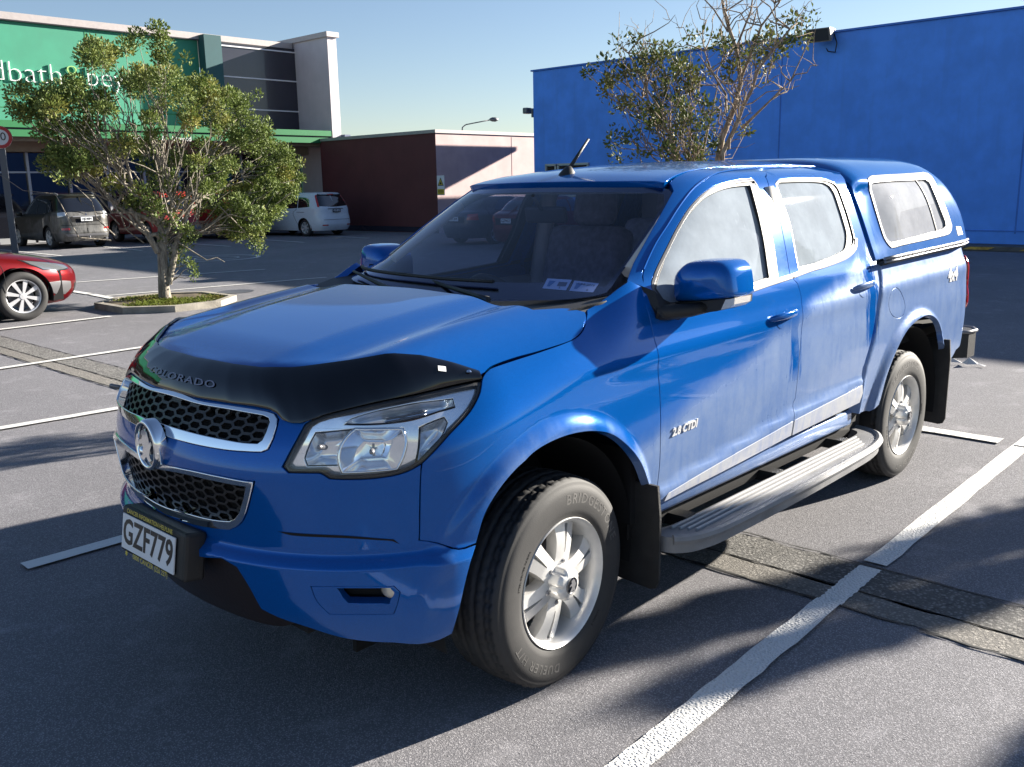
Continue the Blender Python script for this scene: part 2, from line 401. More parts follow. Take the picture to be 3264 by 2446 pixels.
M_STEPL=simple('pale step ribs',(.36,.36,.36),.55)  # ribs paler than the step around them

M_CLEANG=glass('clean side glass',(.74,.77,.78))
M_MOULD=simple('window moulding',(.10,.10,.105),.36,.2)

# ------------------------------------------------------------ ground
def asphalt(name,c0,c1,scale,bst,dist,big=.25,cracks=0.):
    m,t,b=newmat(name);h=NT(t);tc=h.n('ShaderNodeTexCoord').outputs['Object']
    vo=h.n('ShaderNodeTexVoronoi');vo.inputs['Scale'].default_value=scale;h.l(tc,vo.inputs[0])
    v2=h.n('ShaderNodeTexVoronoi');v2.inputs['Scale'].default_value=scale*2.3;h.l(tc,v2.inputs[0])
    hs=h.n('ShaderNodeSeparateColor');h.l(vo.outputs['Color'],hs.inputs[0])
    n1=h.noise(tc,.35,6,.6,.3);n2=h.noise(tc,3.1,6,.65);n3=h.noise(tc,scale*.9,3)
    f=h.math('ADD',h.math('MULTIPLY',hs.outputs[0],.45),h.math('MULTIPLY',n3,.55))
    f=h.math('MULTIPLY',f,h.ramp(vo.outputs['Distance'],.55,.15,.35,1.1))
    col=h.mix(h.ramp(f,.10,.62),c0,c1)
    col=h.mix(h.math('MULTIPLY',h.ramp(n1,.35,.68),big),col,tuple(q*.52 for q in c0))
    col=h.mix(h.math('MULTIPLY',h.ramp(n2,.52,.75),.30),col,tuple(q*1.25 for q in c1))
    col=h.mix(h.ramp(h.noise(tc,scale*.45,3,.6),.60,.70,0,.55),col,tuple(q*.45 for q in c0))
    # the odd dark pebble or oil spot
    sp=h.noise(tc,9,2,.5);col=h.mix(h.ramp(sp,.74,.80,0,.75),col,(.02,.019,.018))
    if cracks:
        mp=h.n('ShaderNodeTexVoronoi',feature='DISTANCE_TO_EDGE');mp.inputs['Scale'].default_value=.55
        wob=h.n('ShaderNodeMix',data_type='VECTOR');wob.inputs[0].default_value=.12
        nn=h.n('ShaderNodeTexNoise');nn.inputs['Scale'].default_value=1.7;nn.inputs['Detail'].default_value=5;h.l(tc,nn.inputs[0])
        h.l(tc,wob.inputs[4]);h.l(nn.outputs[1],wob.inputs[5]);h.l(wob.outputs[1],mp.inputs[0])
        col=h.mix(h.math('MULTIPLY',h.ramp(mp.outputs['Distance'],.008,.002),cracks),col,(.02,.02,.02))
    h.l(col,b.inputs['Base Color']);b.inputs['Roughness'].default_value=.82;b.inputs['Specular IOR Level'].default_value=.35
    hh=h.math('ADD',h.math('MULTIPLY',h.ramp(vo.outputs['Distance'],.0,.7,1,0),.7),h.math('MULTIPLY',h.ramp(v2.outputs['Distance'],.0,.7,1,0),.3))
    hh=h.math('ADD',h.math('MULTIPLY',hh,.45),h.math('MULTIPLY',h.noise(tc,scale*1.3,8,.8),1.1))
    hh=h.math('SUBTRACT',hh,h.math('MULTIPLY',h.ramp(h.noise(tc,scale*.45,3,.6),.60,.70),.7))
    h.l(h.bump(hh,bst,dist),b.inputs['Normal']);return m
M_ASPH=asphalt('asphalt',(.148,.145,.156),(.345,.336,.35),150,.55,.006)
M_PATCH=asphalt('coarse patch asphalt',(.15,.146,.14),(.42,.405,.38),60,1.0,.026,.35)
M_PATCH2=asphalt('smooth patch asphalt',(.17,.16,.145),(.36,.335,.30),70,.8,.012,.5,.0)
def sheet(name,pts,z,mat,kind='structure'):
    me=bpy.data.meshes.new(name);me.from_pydata([(x,y,z) for x,y in pts],[],[list(range(len(pts)))]);me.materials.append(mat);o=link(name,me)
    return tag(o,kind=kind)
sheet('ground',[(-400,-400),(400,-400),(400,400),(-400,400)],0,M_ASPH)
def wavy(xa,ya,xb,yb,w,n=60,amp=.006,seed=0):
    r=random.Random(seed);L=[];R=[];d=Vector((xb-xa,yb-ya));nr=Vector((-d.y,d.x)).normalized()
    for i in range(n+1):
        p=Vector((xa,ya))+d*(i/n);L.append(p+nr*(w/2+r.uniform(-amp,amp)));R.append(p-nr*(w/2+r.uniform(-amp,amp)))
    return [tuple(p) for p in L+R[::-1]]
sheet('asphalt_patch',wavy(-1.53,-40,-1.53,9,.29,500,.022,1),.004,M_PATCH)
sheet('asphalt_patch',wavy(-1.30,-40,-1.30,9,.17,500,.018,2),.004,M_PATCH2)
M_CRACK=simple('tar filled crack',(.012,.012,.012),.7)
for x,s in ((-1.685,3),(-1.205,4),(-1.388,5)):
    sheet('crack_seam',wavy(x,-40,x,9,.014 if s<5 else .008,700,.007,s),.0065,M_CRACK)
def line_mat(name='road marking paint',amount=.5):
    m,t,b=newmat(name);h=NT(t);tc=h.n('ShaderNodeTexCoord').outputs['Object']
    vo=h.n('ShaderNodeTexVoronoi');vo.inputs['Scale'].default_value=85;h.l(tc,vo.inputs[0])
    a=h.noise(tc,55,4,.7);b2=h.noise(tc,2.2,4,.6)
    f=h.math('ADD',h.math('MULTIPLY',a,.8),h.math('MULTIPLY',b2,.55))
    col=h.mix(h.ramp(f,.78,.92,0,amount),(.66,.65,.62),(.12,.115,.11))
    h.l(col,b.inputs['Base Color']);b.inputs['Roughness'].default_value=.75
    h.l(h.bump(h.ramp(vo.outputs['Distance'],.0,.7,1,0),.5,.008),b.inputs['Normal']);return m
M_LINE=line_mat(amount=.75)
def mark(xa,ya,xb,yb,w=.1,seed=0): sheet('bay_line',wavy(xa,ya,xb,yb,w,40,.004,seed),.0085+.0012*(seed%7),M_LINE)
for i,q in enumerate([(1.6,1.385,-1.20,1.305,.105),(-1.21,1.305,-1.66,1.29,.10),(-1.72,1.29,-8.5,1.15,.105),(-4.24,1.10,-4.24,-1.65,.13),(.90,-1.715,-4.17,-1.62,.10),(.9,-4.74,-4.17,-4.35,.10),(.6,-7.28,-4.3,-7.45,.10),(.5,-10.24,-3.35,-10.37,.10),
    (-4.52,-13.16,-8.65,-12.56,.10),(-5.0,-16.2,-9.0,-15.33,.10),(-4.45,-13.6,-4.33,-11.45,.13),(-4.45,-13.7,-4.5,-22,.13),(-13.4,-30,-13.1,-23.8,.10),(-16.1,-30,-15.5,-23.3,.10),(-18.7,-30,-18.05,-23.1,.10),(-11.1,-30,-10.65,-24.7,.10),(-8.4,-30,-8.3,-24.7,.10),
    (-4.3,4.2,-8.5,4.2,.1),(.9,4.35,-4.2,4.2,.1),(.9,7.2,-4.2,7.1,.1),(-4.24,1.2,-4.24,9,.13)]): mark(*q[:4],w=q[4],seed=20+i)
ring=[];ri=[]
mb=MB()
for r0,r1 in ((1.0,1.12),(.52,.58)):
    V=[(-10.25+r*math.cos(a),-19.6+r*math.sin(a),.009) for r in (r0,r1) for a in [2*math.pi*k/48 for k in range(48)]]
    mb.add(V,[(k,(k+1)%48,48+(k+1)%48,48+k) for k in range(48)])
tag(mb.build('road_marking',M_LINE,fix=False),kind='structure')
mb=MB();mb.lathe([(0,.004),(.27,.004),(.29,.008),(.31,.006)],(-6.2,-11.8,0),24,axis='z');
tag(mb.build('drain_cover',M_STEEL),'round iron drain cover in the asphalt past the tree planter','drain cover')
# ------------------------------------------------------------ buildings
def wallpaint(name,c,var=.10,sc=1.2,bump=.1,rough=.72,streak=.12):
    m,t,b=newmat(name);h=NT(t);tc=h.n('ShaderNodeTexCoord').outputs['Object']
    st=h.n('ShaderNodeMapping');st.inputs['Scale'].default_value=(3.5,3.5,.25);h.l(tc,st.inputs[0])
    a=h.noise(tc,sc,6,.6);s=h.noise(st.outputs[0],1.0,5,.6)
    col=h.mix(h.ramp(a,.3,.7),tuple(q*(1-var) for q in c),tuple(q*(1+var) for q in c))
    col=h.mix(h.math('MULTIPLY',h.ramp(s,.5,.75),streak),col,tuple(q*.5+.03 for q in c))
    h.l(col,b.inputs['Base Color']);b.inputs['Roughness'].default_value=rough
    h.l(h.bump(h.noise(tc,30,4),bump,.01),b.inputs['Normal']);return m
M_BWALL=wallpaint('blue wall paint',(.10,.32,.92),var=.10,streak=.2);M_BTRIM=wallpaint('dark blue joint',(.06,.19,.60))
M_RENDER_LIT=wallpaint('pink render sunlit tone',(.50,.36,.35));M_RENDER_SHADE=wallpaint('maroon render shade tone',(.11,.032,.032))  # sunlit and shaded faces of the brown block toned apart in colour
M_CAP=simple('pale metal flashing',(.40,.36,.35),.45,.2,var=.06)
M_GREEN=wallpaint('green cladding',(.030,.235,.145),var=.06);M_GREEN2=wallpaint('dark green fascia',(.008,.15,.045),var=.05)
M_FINW=wallpaint('white render',(.56,.52,.53),var=.05);M_SLATE=wallpaint('slate blue column paint',(.10,.12,.20))
M_PANEL=simple('dark glazed panel',(.030,.030,.045),.25,coat=.5,var=.2,vscale=.6);M_PILL=wallpaint('teal pilaster paint',(.012,.075,.085))
M_SOFF=simple('beige soffit',(.34,.28,.21),.8,var=.08)
M_SHOPGL=simple('shop window',(.010,.011,.016),.06,coat=.6);M_ALU=simple('aluminium frame',(.42,.43,.45),.4,.5)
M_SLAB=simple('grey shadow slab',(.30,.30,.30),.6)
# blue building
BB=empty('blue_building',(-22.4,-19.25,0),0,'long blue windowless retail building with a sloping skyline behind the pickup','building')
mb=MB();mb.box((-18,21.1,2.74),(36,42.2,5.48));mb.build('wall',M_BWALL,BB)
mb=MB();mb.box((-18,21.1,5.51),(36.12,42.32,.05));mb.build('roof_flashing',M_BTRIM,BB)
mb=MB();mb.box((-6.2,-1.0,5.36),(7,2.0,.16));mb.build('shadow_slab',M_SLAB,BB)  # unseen slab added to throw the diagonal shadow onto the pink wall
for y in (9.2,15.45,27):
    mb=MB();mb.box((.004,y,2.9),(.012,.035,5.1));mb.build('wall_joint',M_BTRIM,BB)
mb=MB();mb.box((.006,21.1,.41),(.02,42.1,.03));mb.build('dado_strip',M_BTRIM,BB)
wf=MB();
for y0,y1 in ((.55,1.05),(1.10,2.45)):
    for (c,d) in ((((y0+y1)/2,2.37),(y1-y0,.07)),(((y0+y1)/2,1.33),(y1-y0,.07)),((y0+.035,1.85),(.07,1.0)),((y1-.035,1.85),(.07,1.0))): wf.box((.03,c[0],c[1]),(.08,d[0],d[1]))
wo=wf.build('window',M_ALU,BB);pn=MB();pn.box((.012,1.5,1.85),(.02,1.8,.95));pn.build('pane',M_SHOPGL,wo)
def flood(name,loc,rz,label):
    e=empty(name,loc,rz,label,'floodlight')
    mb=MB();V=[(0.02,-.17,.12),(0.02,.17,.12),(.02,.17,-.05),(.02,-.17,-.05),(.42,-.24,.08),(.42,.24,.08),(.30,.24,-.16),(.30,-.24,-.16)]
    mb.add(V,[(0,1,2,3),(0,4,5,1),(3,2,6,7),(0,3,7,4),(1,5,6,2),(4,7,6,5)]);mb.build('housing',M_FLH,e)
    mb=MB();mb.add([(.425,-.20,.06),(.425,.20,.06),(.315,.20,-.145),(.315,-.20,-.145)],[(0,3,2,1)]);mb.build('lens',simple('floodlight glass',(.06,.06,.06),.12,coat=.5),e)
    mb=MB();mb.tube([(.0,.1,.05),(-.06,.1,.05)],.03);mb.box((-.08,.1,.03),(.05,.12,.16));mb.build('bracket',M_STEEL,e)
    mb=MB();mb.tube([(-.02,.17,.0),(.06,.26,-.18),(.02,.22,-.34),(-.05,.05,-.30),(-.08,-.02,-.2)],.012,6);mb.build('cable',M_BLACK,e);return e
M_FLH=simple('floodlight housing',(.30,.28,.26),.45,.3,var=.15)
f=flood('floodlight',(-22.32,-8.80,5.44),math.radians(4),'weathered grey floodlight at the top edge of the blue wall')
f.scale=(1.35,1.35,1.35)
e=empty('wall_lamp',(-22.45,-19.30,4.14),0,'small wall lamp sticking out from the far end of the blue wall','wall lamp')
mb=MB();mb.box((0,-.03,.0),(.10,.06,.3),bev=.01);mb.build('back_plate',M_STEEL,e)
mb=MB();mb.tube([(0,-.05,.1),(0,-.22,.16)],.02);mb.box((.05,-.24,.08),(.30,.18,.20),bev=.03);mb.build('lamp_head',M_STEEL,e)
# kerb with yellow marks at the foot of the blue wall
e=empty('painted_kerb',(-21.3,0,0),0,'low dark kerb with worn yellow stripes at the foot of the blue wall','kerb')
mb=MB();mb.box((-.35,2,.06),(.9,42,.12),bev=.02);mb.build('kerb_body',simple('dark concrete',(.10,.095,.09),.85,bump=.4,var=.3,vscale=4),e)
mb=MB()
for k in range(34): mb.add([(.103,-18+k*1.22,.035),(.103,-17.45+k*1.22,.035),(.103,-17.30+k*1.22,.095),(.103,-17.85+k*1.22,.095)],[(0,1,2,3)])
mb.build('yellow_stripes',simple('worn yellow paint',(.50,.30,.05),.7,var=.4,vscale=9),e)
# brown building
BR=empty('brown_building',(-21.6,-23.4,0),0,'low brown and pink block between the green store and the blue building','building')
mb=MB();mb.box((-14,-3.6,1.83),(28,7.2,3.66));o=mb.build('wall',[M_RENDER_SHADE,M_RENDER_LIT],BR)
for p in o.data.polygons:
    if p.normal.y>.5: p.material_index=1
mb=MB();mb.box((-14,-3.6,3.72),(28.1,7.3,.12));mb.build('roof_flashing',M_CAP,BR)
mb=MB();mb.box((-4.1,.003,1.9),(.02,.012,3.4));mb.build('wall_joint',wallpaint('joint sealant',(.36,.26,.26)),BR)
mb=MB();mb.box((0.002,-3.6,.12),(.02,7.2,.2));mb.build('skirting',M_PANEL,BR)
# warning sign on it
e=empty('warning_sign',(-21.585,-23.18,1.73),0,'small white and yellow warning sign with a black triangle on the maroon wall','sign')
mb=MB();mb.box((0,0,.03),(.012,.40,.72),bev=.003);mb.build('board',M_WHITE,e)
mb=MB();mb.box((.008,0,-.20),(.006,.36,.20));mb.build('yellow_panel',M_YEL,e)
tri=[(-.16,-.01),(.16,-.01),(0,.29)];tri2=[(-.115,.02),(.115,.02),(0,.235)]
mb=MB();mb.prism(tri,0,.003,fn=lambda a,b,z:(.0065+z,a,b+.03));mb.build('triangle',M_PLBLK,e)
mb=MB();mb.prism(tri2,.003,.005,fn=lambda a,b,z:(.0065+z,a,b+.03));mb.build('triangle_fill',M_YEL,e)
mb=MB();mb.prism([(-.05,.04),(.05,.04),(.055,.09),(.02,.10),(.0,.15),(-.03,.10),(-.05,.08)],.005,.007,fn=lambda a,b,z:(.0065+z,a,b+.03));mb.build('pictogram',M_PLBLK,e)
mb=MB()
for k,ww in enumerate((.26,.30,.22)): mb.box((.013,0,-.145-k*.05),(.004,ww,.020))
mb.build('text_lines',M_PLBLK,e)
# green store
GS=empty('green_store',(-22.3,-33,0),0,'green clad store with a white lettered sign and a green canopy','building')
def gx(x): return x+22.3
mb=MB();mb.box((gx(-1.85),-8,3.93),(31.7,16,7.86));mb.build('wall',M_GREEN,GS)
mb=MB();mb.box((gx(-3.9),-8,7.76),(36.4,16.2,.24));mb.build('parapet_cap',M_CAP,GS)
mb=MB();mb.box((gx(-3.9),.08,7.615),(36.2,.06,.04));mb.build('drip_edge',M_PLBLK,GS)
for x,z0,z1 in ((-13.24,6.6,7.5),(-15.9,4.3,5.6),(-8.0,4.3,7.5)):
    mb=MB();mb.box((gx(x),.003,(z0+z1)/2),(.035,.012,z1-z0));mb.build('cladding_joint',M_GREEN2,GS)
mb=MB();mb.box((gx(-1.9),.003,4.72),(31.4,.012,.03));mb.build('cladding_joint',M_GREEN2,GS)
mb=MB();mb.box((gx(-18.1),.25,3.9),(.75,.5,7.8));mb.build('pilaster',M_PILL,GS)
mb=MB();mb.box((gx(-20.35),-.10,5.7),(3.75,.4,3.9));pw=mb.build('glazed_panel',M_PANEL,GS)
mb=MB()
for z in (7.50,6.30,5.04,3.95): mb.box((gx(-20.35),.12,z),(3.75,.06,.05))
mb.box((gx(-18.52),.12,5.7),(.06,.06,3.8));mb.build('transom',simple('white frame paint',(.70,.70,.72),.4),pw)
mb=MB();mb.box((gx(-22.43),-.25,3.95),(.45,5.5,7.9));mb.build('fin_wall',M_FINW,GS)
mb=MB();mb.box((gx(-22.43),-.25,7.99),(.62,5.7,.2));mb.build('fin_cap',M_CAP,GS)
mb=MB();mb.box((gx(-22.80),2.5,1.98),(.30,.5,3.96));mb.build('column',M_SLATE,GS)
# canopy with fascia
mb=MB();mb.box((gx(-4.1),1.2,3.82),(36.1,2.4,.20));mb.build('canopy_soffit',M_SOFF,GS)
mb=MB();mb.box((gx(-4.1),2.44,4.0),(36.1,.10,.22));mb.box((gx(-4.1),2.40,3.86),(36.1,.02,.05),mi=1);mb.box((gx(-4.1),2.44,3.71),(36.1,.10,.22));mb.build('canopy_fascia',[M_GREEN2,M_PLBLK],GS)
mb=MB();mb.box((gx(-4.1),1.8,3.55),(36.1,.5,.14));mb.box((gx(-4.1),.35,3.42),(36.1,.7,.46));mb.build('beam',M_SOFF,GS)
mb=MB();mb.box((gx(-4.1),.03,1.6),(36.1,.08,3.2));sg=mb.build('shop_front',M_SHOPGL,GS)
mb=MB()
for k in range(26): mb.box((gx(-22+k*1.42),.12,1.6),(.09,.10,3.2))
mb.box((gx(-4.1),.12,.12),(36.1,.1,.2));mb.box((gx(-4.1),.12,2.5),(36.1,.06,.06));mb.build('mullion',M_ALU,sg)
for x,z,w_,h_ in ((-13.6,1.3,.42,.40),(-11.2,1.25,.5,.6),(-19.2,1.3,.5,.4)):
    mb=MB();mb.box((gx(x),.085,z),(w_,.02,h_));mb.build('poster',simple('faded poster',(.40,.42,.46),.6),sg)
def facade_text(s,x0,x1,zb,size,mat,name):
    V,F=text_mesh(s,size,ext=.03,bold=-.026*size)
    V[:,0]-=V[:,0].min();V[:,0]*=(x0-x1)/V[:,0].max();b0=V[:,1].min() if not any(c in 'gpy' for c in s) else V[:,1].min()+.19*size
    P=np.stack([gx(x0)-V[:,0],.055+V[:,2],zb+V[:,1]-b0],1);mb=MB();mb.add([tuple(p) for p in P],F);mb.build(name,mat,GS,fix=False)
M_LET=simple('white sign letters',(.80,.80,.80),.5);M_LET2=simple('lime sign letters',(.30,.50,.16),.5)
facade_text('bed',-8.75,-10.26,5.62,1.02,M_LET,'sign_lettering');facade_text('bath',-10.45,-12.2,5.60,1.02,M_LET,'sign_lettering')
facade_text('&',-12.32,-12.95,5.62,1.02,M_LET2,'sign_ampersand');facade_text('beyond',-13.15,-16.1,5.58,1.02,M_LET,'sign_lettering')
for k,wd in enumerate(('bed','bath','&','beyond')):
    V,F=text_mesh(wd,.26);mb=MB();mb.add([(gx(-13.6)-a-(0,.62,1.05,1.75)[k],2.50,3.64+b) for a,b,c in V],F);mb.build('canopy_lettering',M_LET,GS,fix=False)
# street lamp beyond
e=empty('street_lamp',(-38.97,-40,0),math.radians(150),'thin street lamp rising behind the brown building','street lamp')
mb=MB();mb.tube([(0,0,0),(0,0,4.9),(.03,0,5.25),(.25,0,5.42)],[.06,.05,.04,.04]);mb.build('pole',M_STEEL,e)
mb=MB();mb.tube([(.25,0,5.42),(1.9,0,5.72)],.035);mb.build('arm',M_STEEL,e)
mb=MB();mb.lathe([(.0,-.28),(.07,-.25),(.13,-.1),(.14,.1),(.08,.26),(0,.3)],(2.05,0,5.73),12,axis='x');mb.build('lamp_head',M_STEEL,e)
# speed sign
e=empty('speed_sign',(-3.09,-13,0),math.radians(66),'white speed sign with a red ring on a grey post behind the red car','sign')
mb=MB();mb.box((0,0,1.30),(.06,.09,2.60));mb.build('post',simple('grey post paint',(.13,.14,.16),.6),e)
mb=MB();mb.lathe([(0,.0),(.165,.0)],(.045,0,2.60),40,axis='x',smooth=False);mb.lathe([(0,-.008),(.17,-.008),(.17,0)],(.045,0,2.60),40,axis='x');dk=mb.build('disc',M_WHITE,e)
mb=MB();mb.lathe([(.118,.0),(.118,.004),(.165,.004),(.165,0)],(.046,0,2.60),40,axis='x',smooth=False);mb.build('red_ring',simple('sign red',(.45,.02,.025),.4),dk)
put_text('numeral','10',.17,lambda V:np.stack([.049+V[:,2]*0,V[:,0],2.605+V[:,1]],1),M_PLBLK,dk,ext=.0)

# ------------------------------------------------------------ trees
def bark(n,c0,c1):
    m,t,b=newmat(n);h=NT(t);tc=h.n('ShaderNodeTexCoord').outputs['Object'];st=h.n('ShaderNodeMapping');st.inputs['Scale'].default_value=(14,14,3);h.l(tc,st.inputs[0])
    a=h.noise(st.outputs[0],2.2,6,.7,.5);h.l(h.mix(h.ramp(a,.35,.65),c0,c1),b.inputs['Base Color']);b.inputs['Roughness'].default_value=.9
    h.l(h.bump(a,.8,.02),b.inputs['Normal']);return m
def leafmat(n,c0,c1,c2):
    m,t,b=newmat(n);h=NT(t);geo=h.n('ShaderNodeNewGeometry');tc=h.n('ShaderNodeTexCoord').outputs['Object']
    a=h.noise(tc,1.3,4,.6);col=h.mix(geo.outputs['Random Per Island'],c0,c1);col=h.mix(h.ramp(a,.50,.70),col,c2)
    h.l(col,b.inputs['Base Color']);b.inputs['Roughness'].default_value=.58;b.inputs['Specular IOR Level'].default_value=.3
    tl=h.n('ShaderNodeBsdfTranslucent');h.l(col,tl.inputs[0]);mx=h.n('ShaderNodeMixShader');mx.inputs[0].default_value=.22
    h.l(b.outputs[0],mx.inputs[1]);h.l(tl.outputs[0],mx.inputs[2]);h.l(mx.outputs[0],t.nodes['Material Output'].inputs[0]);return m
M_BARK=bark('grey bark',(.14,.12,.095),(.36,.32,.26));M_BARK2=bark('brown bark',(.16,.115,.075),(.40,.31,.22))
M_LEAF=leafmat('olive leaves',(.065,.095,.024),(.20,.26,.065),(.31,.29,.075));M_LEAF2=leafmat('green leaves',(.045,.070,.018),(.13,.15,.04),(.19,.16,.045))
def leaves(mb,c,n,r,ls,R,up=.35,stretch=(1,1,1)):
    V=[];F=[]
    C=np.array(c)
    for i in range(n):
        d=R.normal(size=3);d/=np.linalg.norm(d)+1e-9
        p=C+d*np.array(stretch)*r*(R.random()**.5)
        ax=d*.7+np.array([0,0,up])+R.normal(size=3)*.45;ax/=np.linalg.norm(ax)
        sd=np.cross(ax,R.normal(size=3));sd/=np.linalg.norm(sd)+1e-9
        L=ls*R.uniform(.7,1.35);w=L*.26
        b=len(V);nn=np.cross(ax,sd)*L*.10
        V+=[p,p+ax*L*.5+sd*w+nn,p+ax*L,p+ax*L*.5-sd*w+nn];F.append((b,b+1,b+2,b+3))
    mb.add([tuple(v) for v in V],F,0,False)
def wob(a,b,n,j,R,sag=0.):
    a=np.array(a,float);b=np.array(b,float);L=np.linalg.norm(b-a);o=[]
    for i in range(n+1):
        t=i/n;p=a+(b-a)*t
        if 0<i<n: p=p+R.normal(size=3)*j*L
        p=p+np.array([0,0,-sag*L*math.sin(math.pi*t)]);o.append(p)
    return o
def kmeans(P,k,R):
    c=P[R.choice(len(P),k,replace=False)].copy()
    for _ in range(12):
        l=((P[:,None]-c[None])**2).sum(2).argmin(1)
        for i in range(k):
            if (l==i).any(): c[i]=P[l==i].mean(0)
    return l,c
def grow(mb,root,targets,R,k1,k2,r0,base_frac=.55,twig=.0045,jit=.05):
    """limbs from the root to groups of targets, then branches, then a twig to every target"""
    l1,c1=kmeans(targets,k1,R);root=np.array(root,float)
    for i in range(k1):
        T=targets[l1==i]
        if not len(T): continue
        s=root+np.array([R.uniform(-.06,.06),R.uniform(-.06,.06),R.uniform(-.25,.15)])
        mid=s+(c1[i]-s)*R.uniform(base_frac-.1,base_frac+.12);mid[2]=s[2]+(c1[i][2]-s[2])*R.uniform(.45,.62)
        p=wob(s,mid,5,jit,R,sag=.06);ra=r0*R.uniform(.6,1.);mb.tube(p,np.linspace(ra,ra*.5,len(p)),7)
        k=min(k2,len(T));l2,c2=kmeans(T,k,R)
        for j in range(k):
            U=T[l2==j]
            if not len(U): continue
            st=np.array(p[R.integers(3,6)]);m2=st+(c2[j]-st)*R.uniform(.5,.75);q=wob(st,m2,4,jit*1.3,R,.05)
            mb.tube(q,np.linspace(ra*.42,ra*.24,len(q)),5)
            for u in U:
                a=np.array(q[R.integers(2,5)]);w_=wob(a,u,3,jit*1.4,R,.03);mb.tube(w_,np.linspace(ra*.22,twig,len(w_)),4)
def tree(name,loc,label,group,make):
    e=empty(name,loc,0,label,'tree',group);wd=MB();lf=MB();make(wd,lf)
    wd.build('trunk',M_BARK if name=='bushy_tree' else M_BARK2,e,fix=False);lf.build('crown',M_LEAF if name=='bushy_tree' else M_LEAF2,e,fix=False);return e
T1=(-4.65,-11.30,0)
OUT1=[(-2.72,3.0),(-2.95,3.15),(-3.4,3.30),(-3.57,3.69),(-3.89,3.94),(-4.22,3.88),(-4.55,4.01),(-4.78,4.13),(-4.97,4.14),(-5.33,3.67),(-5.69,3.66),(-5.95,3.43),(-6.32,3.31),(-6.7,2.73),(-7.08,2.24),(-7.39,2.0),(-7.23,1.8),(-6.93,1.65),(-6.81,1.26),(-6.52,1.12),(-6.23,.82),(-5.93,.95),(-5.75,1.3),(-5.47,1.39),(-5.18,1.32),(-4.89,1.25),(-4.56,1.38),(-4.16,1.71),(-3.7,1.92),(-3.15,2.02),(-2.91,2.15),(-3.23,2.44),(-3.01,2.69),(-2.89,2.96)]
def make1(wd,lf):
    R=np.random.default_rng(11);d=np.array([-.44,-.90,0]);pts=[]
    A=np.array(OUT1);lo=A.min(0);hi=A.max(0)
    while len(pts)<172:
        q=R.uniform(lo,hi)
        if not inside([q],OUT1)[0]: continue
        e=dseg([q],OUT1)[0]
        if e<.05: continue
        # leaves sit mostly near the outside; the middle stays open
        if e>.62 and R.random()<.62: continue
        if q[1]<2.3 and -5.6<q[0]<-3.9 and R.random()<.75: continue
        hz=math.sqrt(max(.02,1-((q[0]+5.0)/2.5)**2-((q[1]-2.4)/2.2)**2*.5))
        p=np.array([q[0],-11.30,q[1]])+d*R.uniform(-1,1)*1.2*hz*min(1,e*1.6+.45)
        pts.append(p-np.array(T1))
    for x,z in ((-5.9,1.15),(-5.6,1.5),(-4.0,1.9),(-4.4,1.6),(-3.6,2.1),(-5.2,1.6),(-4.7,1.9),(-5.0,2.2),(-2.80,2.98),(-2.95,2.75),(-3.05,2.95),(-3.1,2.55),(-3.3,2.35),(-2.95,3.1),(-3.2,3.1),(-6.9,1.75),(-7.1,1.95),(-6.7,1.5),(-6.9,2.2),(-6.6,1.35),(-6.3,1.2)):
        for _ in range(2): pts.append(np.array([x+R.normal()*.08,-11.3+R.normal()*.25,z+R.normal()*.08])-np.array(T1))
    pts=np.array(pts)
    tr=[(0,0,-.05),(.01,0,.25),(.0,.02,.55),(-.03,.0,.95),(-.06,.02,1.25)]
    wd.tube(tr,[.11,.085,.078,.075,.062],12)
    wd.tube([(-.05,.05,.3),(-.13,.10,.62),(-.22,.12,.95),(-.40,.16,1.35),(-.62,.15,1.75)],[.055,.05,.045,.035,.022],8)
    wd.tube([(.06,.02,.8),(.22,.02,1.15),(.45,.05,1.5)],[.05,.045,.03],8)
    grow(wd,(-.05,.02,1.15),pts,R,15,6,.044)
    for p in pts:
        r=R.uniform(.10,.22);leaves(lf,p,int(260*r/.2)+25,r,.052,R,stretch=(1,1,.85))
        if R.random()<.5: leaves(lf,p+R.normal(size=3)*.16,40,.09,.05,R)
    # bare pale twigs through the middle
    for _ in range(36):
        a=np.array([-.05,0,1.2])+R.normal(size=3)*np.array([.35,.35,.22]);b=a+np.array([R.normal()*.75,R.normal()*.6,R.uniform(.3,1.3)])
        wd.tube(wob(a,b,4,.07,R),[.011,.009,.007,.004,.003],4)
    # suckers round the trunk
    for _ in range(26):
        z=R.uniform(.25,1.1);s=np.array([-.10,.06,z]);b=s+np.array([R.uniform(-.38,.12),R.uniform(-.1,.3),R.uniform(.05,.4)])
        wd.tube(wob(s,b,3,.06,R),[.010,.008,.006,.003],4);leaves(lf,b,55,.09,.045,R)
    for t in ([(-.9,.3,1.5),(-1.3,.3,1.1),(-1.55,.3,.80)],[(-.2,.2,.95),(-.5,.5,.66),(-.62,.6,.70),(-.75,.6,.62)]):
        wd.tube([tuple(np.array(q)) for q in t],np.linspace(.012,.004,len(t)),4)
    for q in ((-1.5,.3,.86),(-1.62,.25,.78),(-1.40,.3,.98)): leaves(lf,q,70,.13,.05,R)
tree('bushy_tree',T1,'bushy olive green tree with many pale stems in the kerbed planter','car park trees',make1)
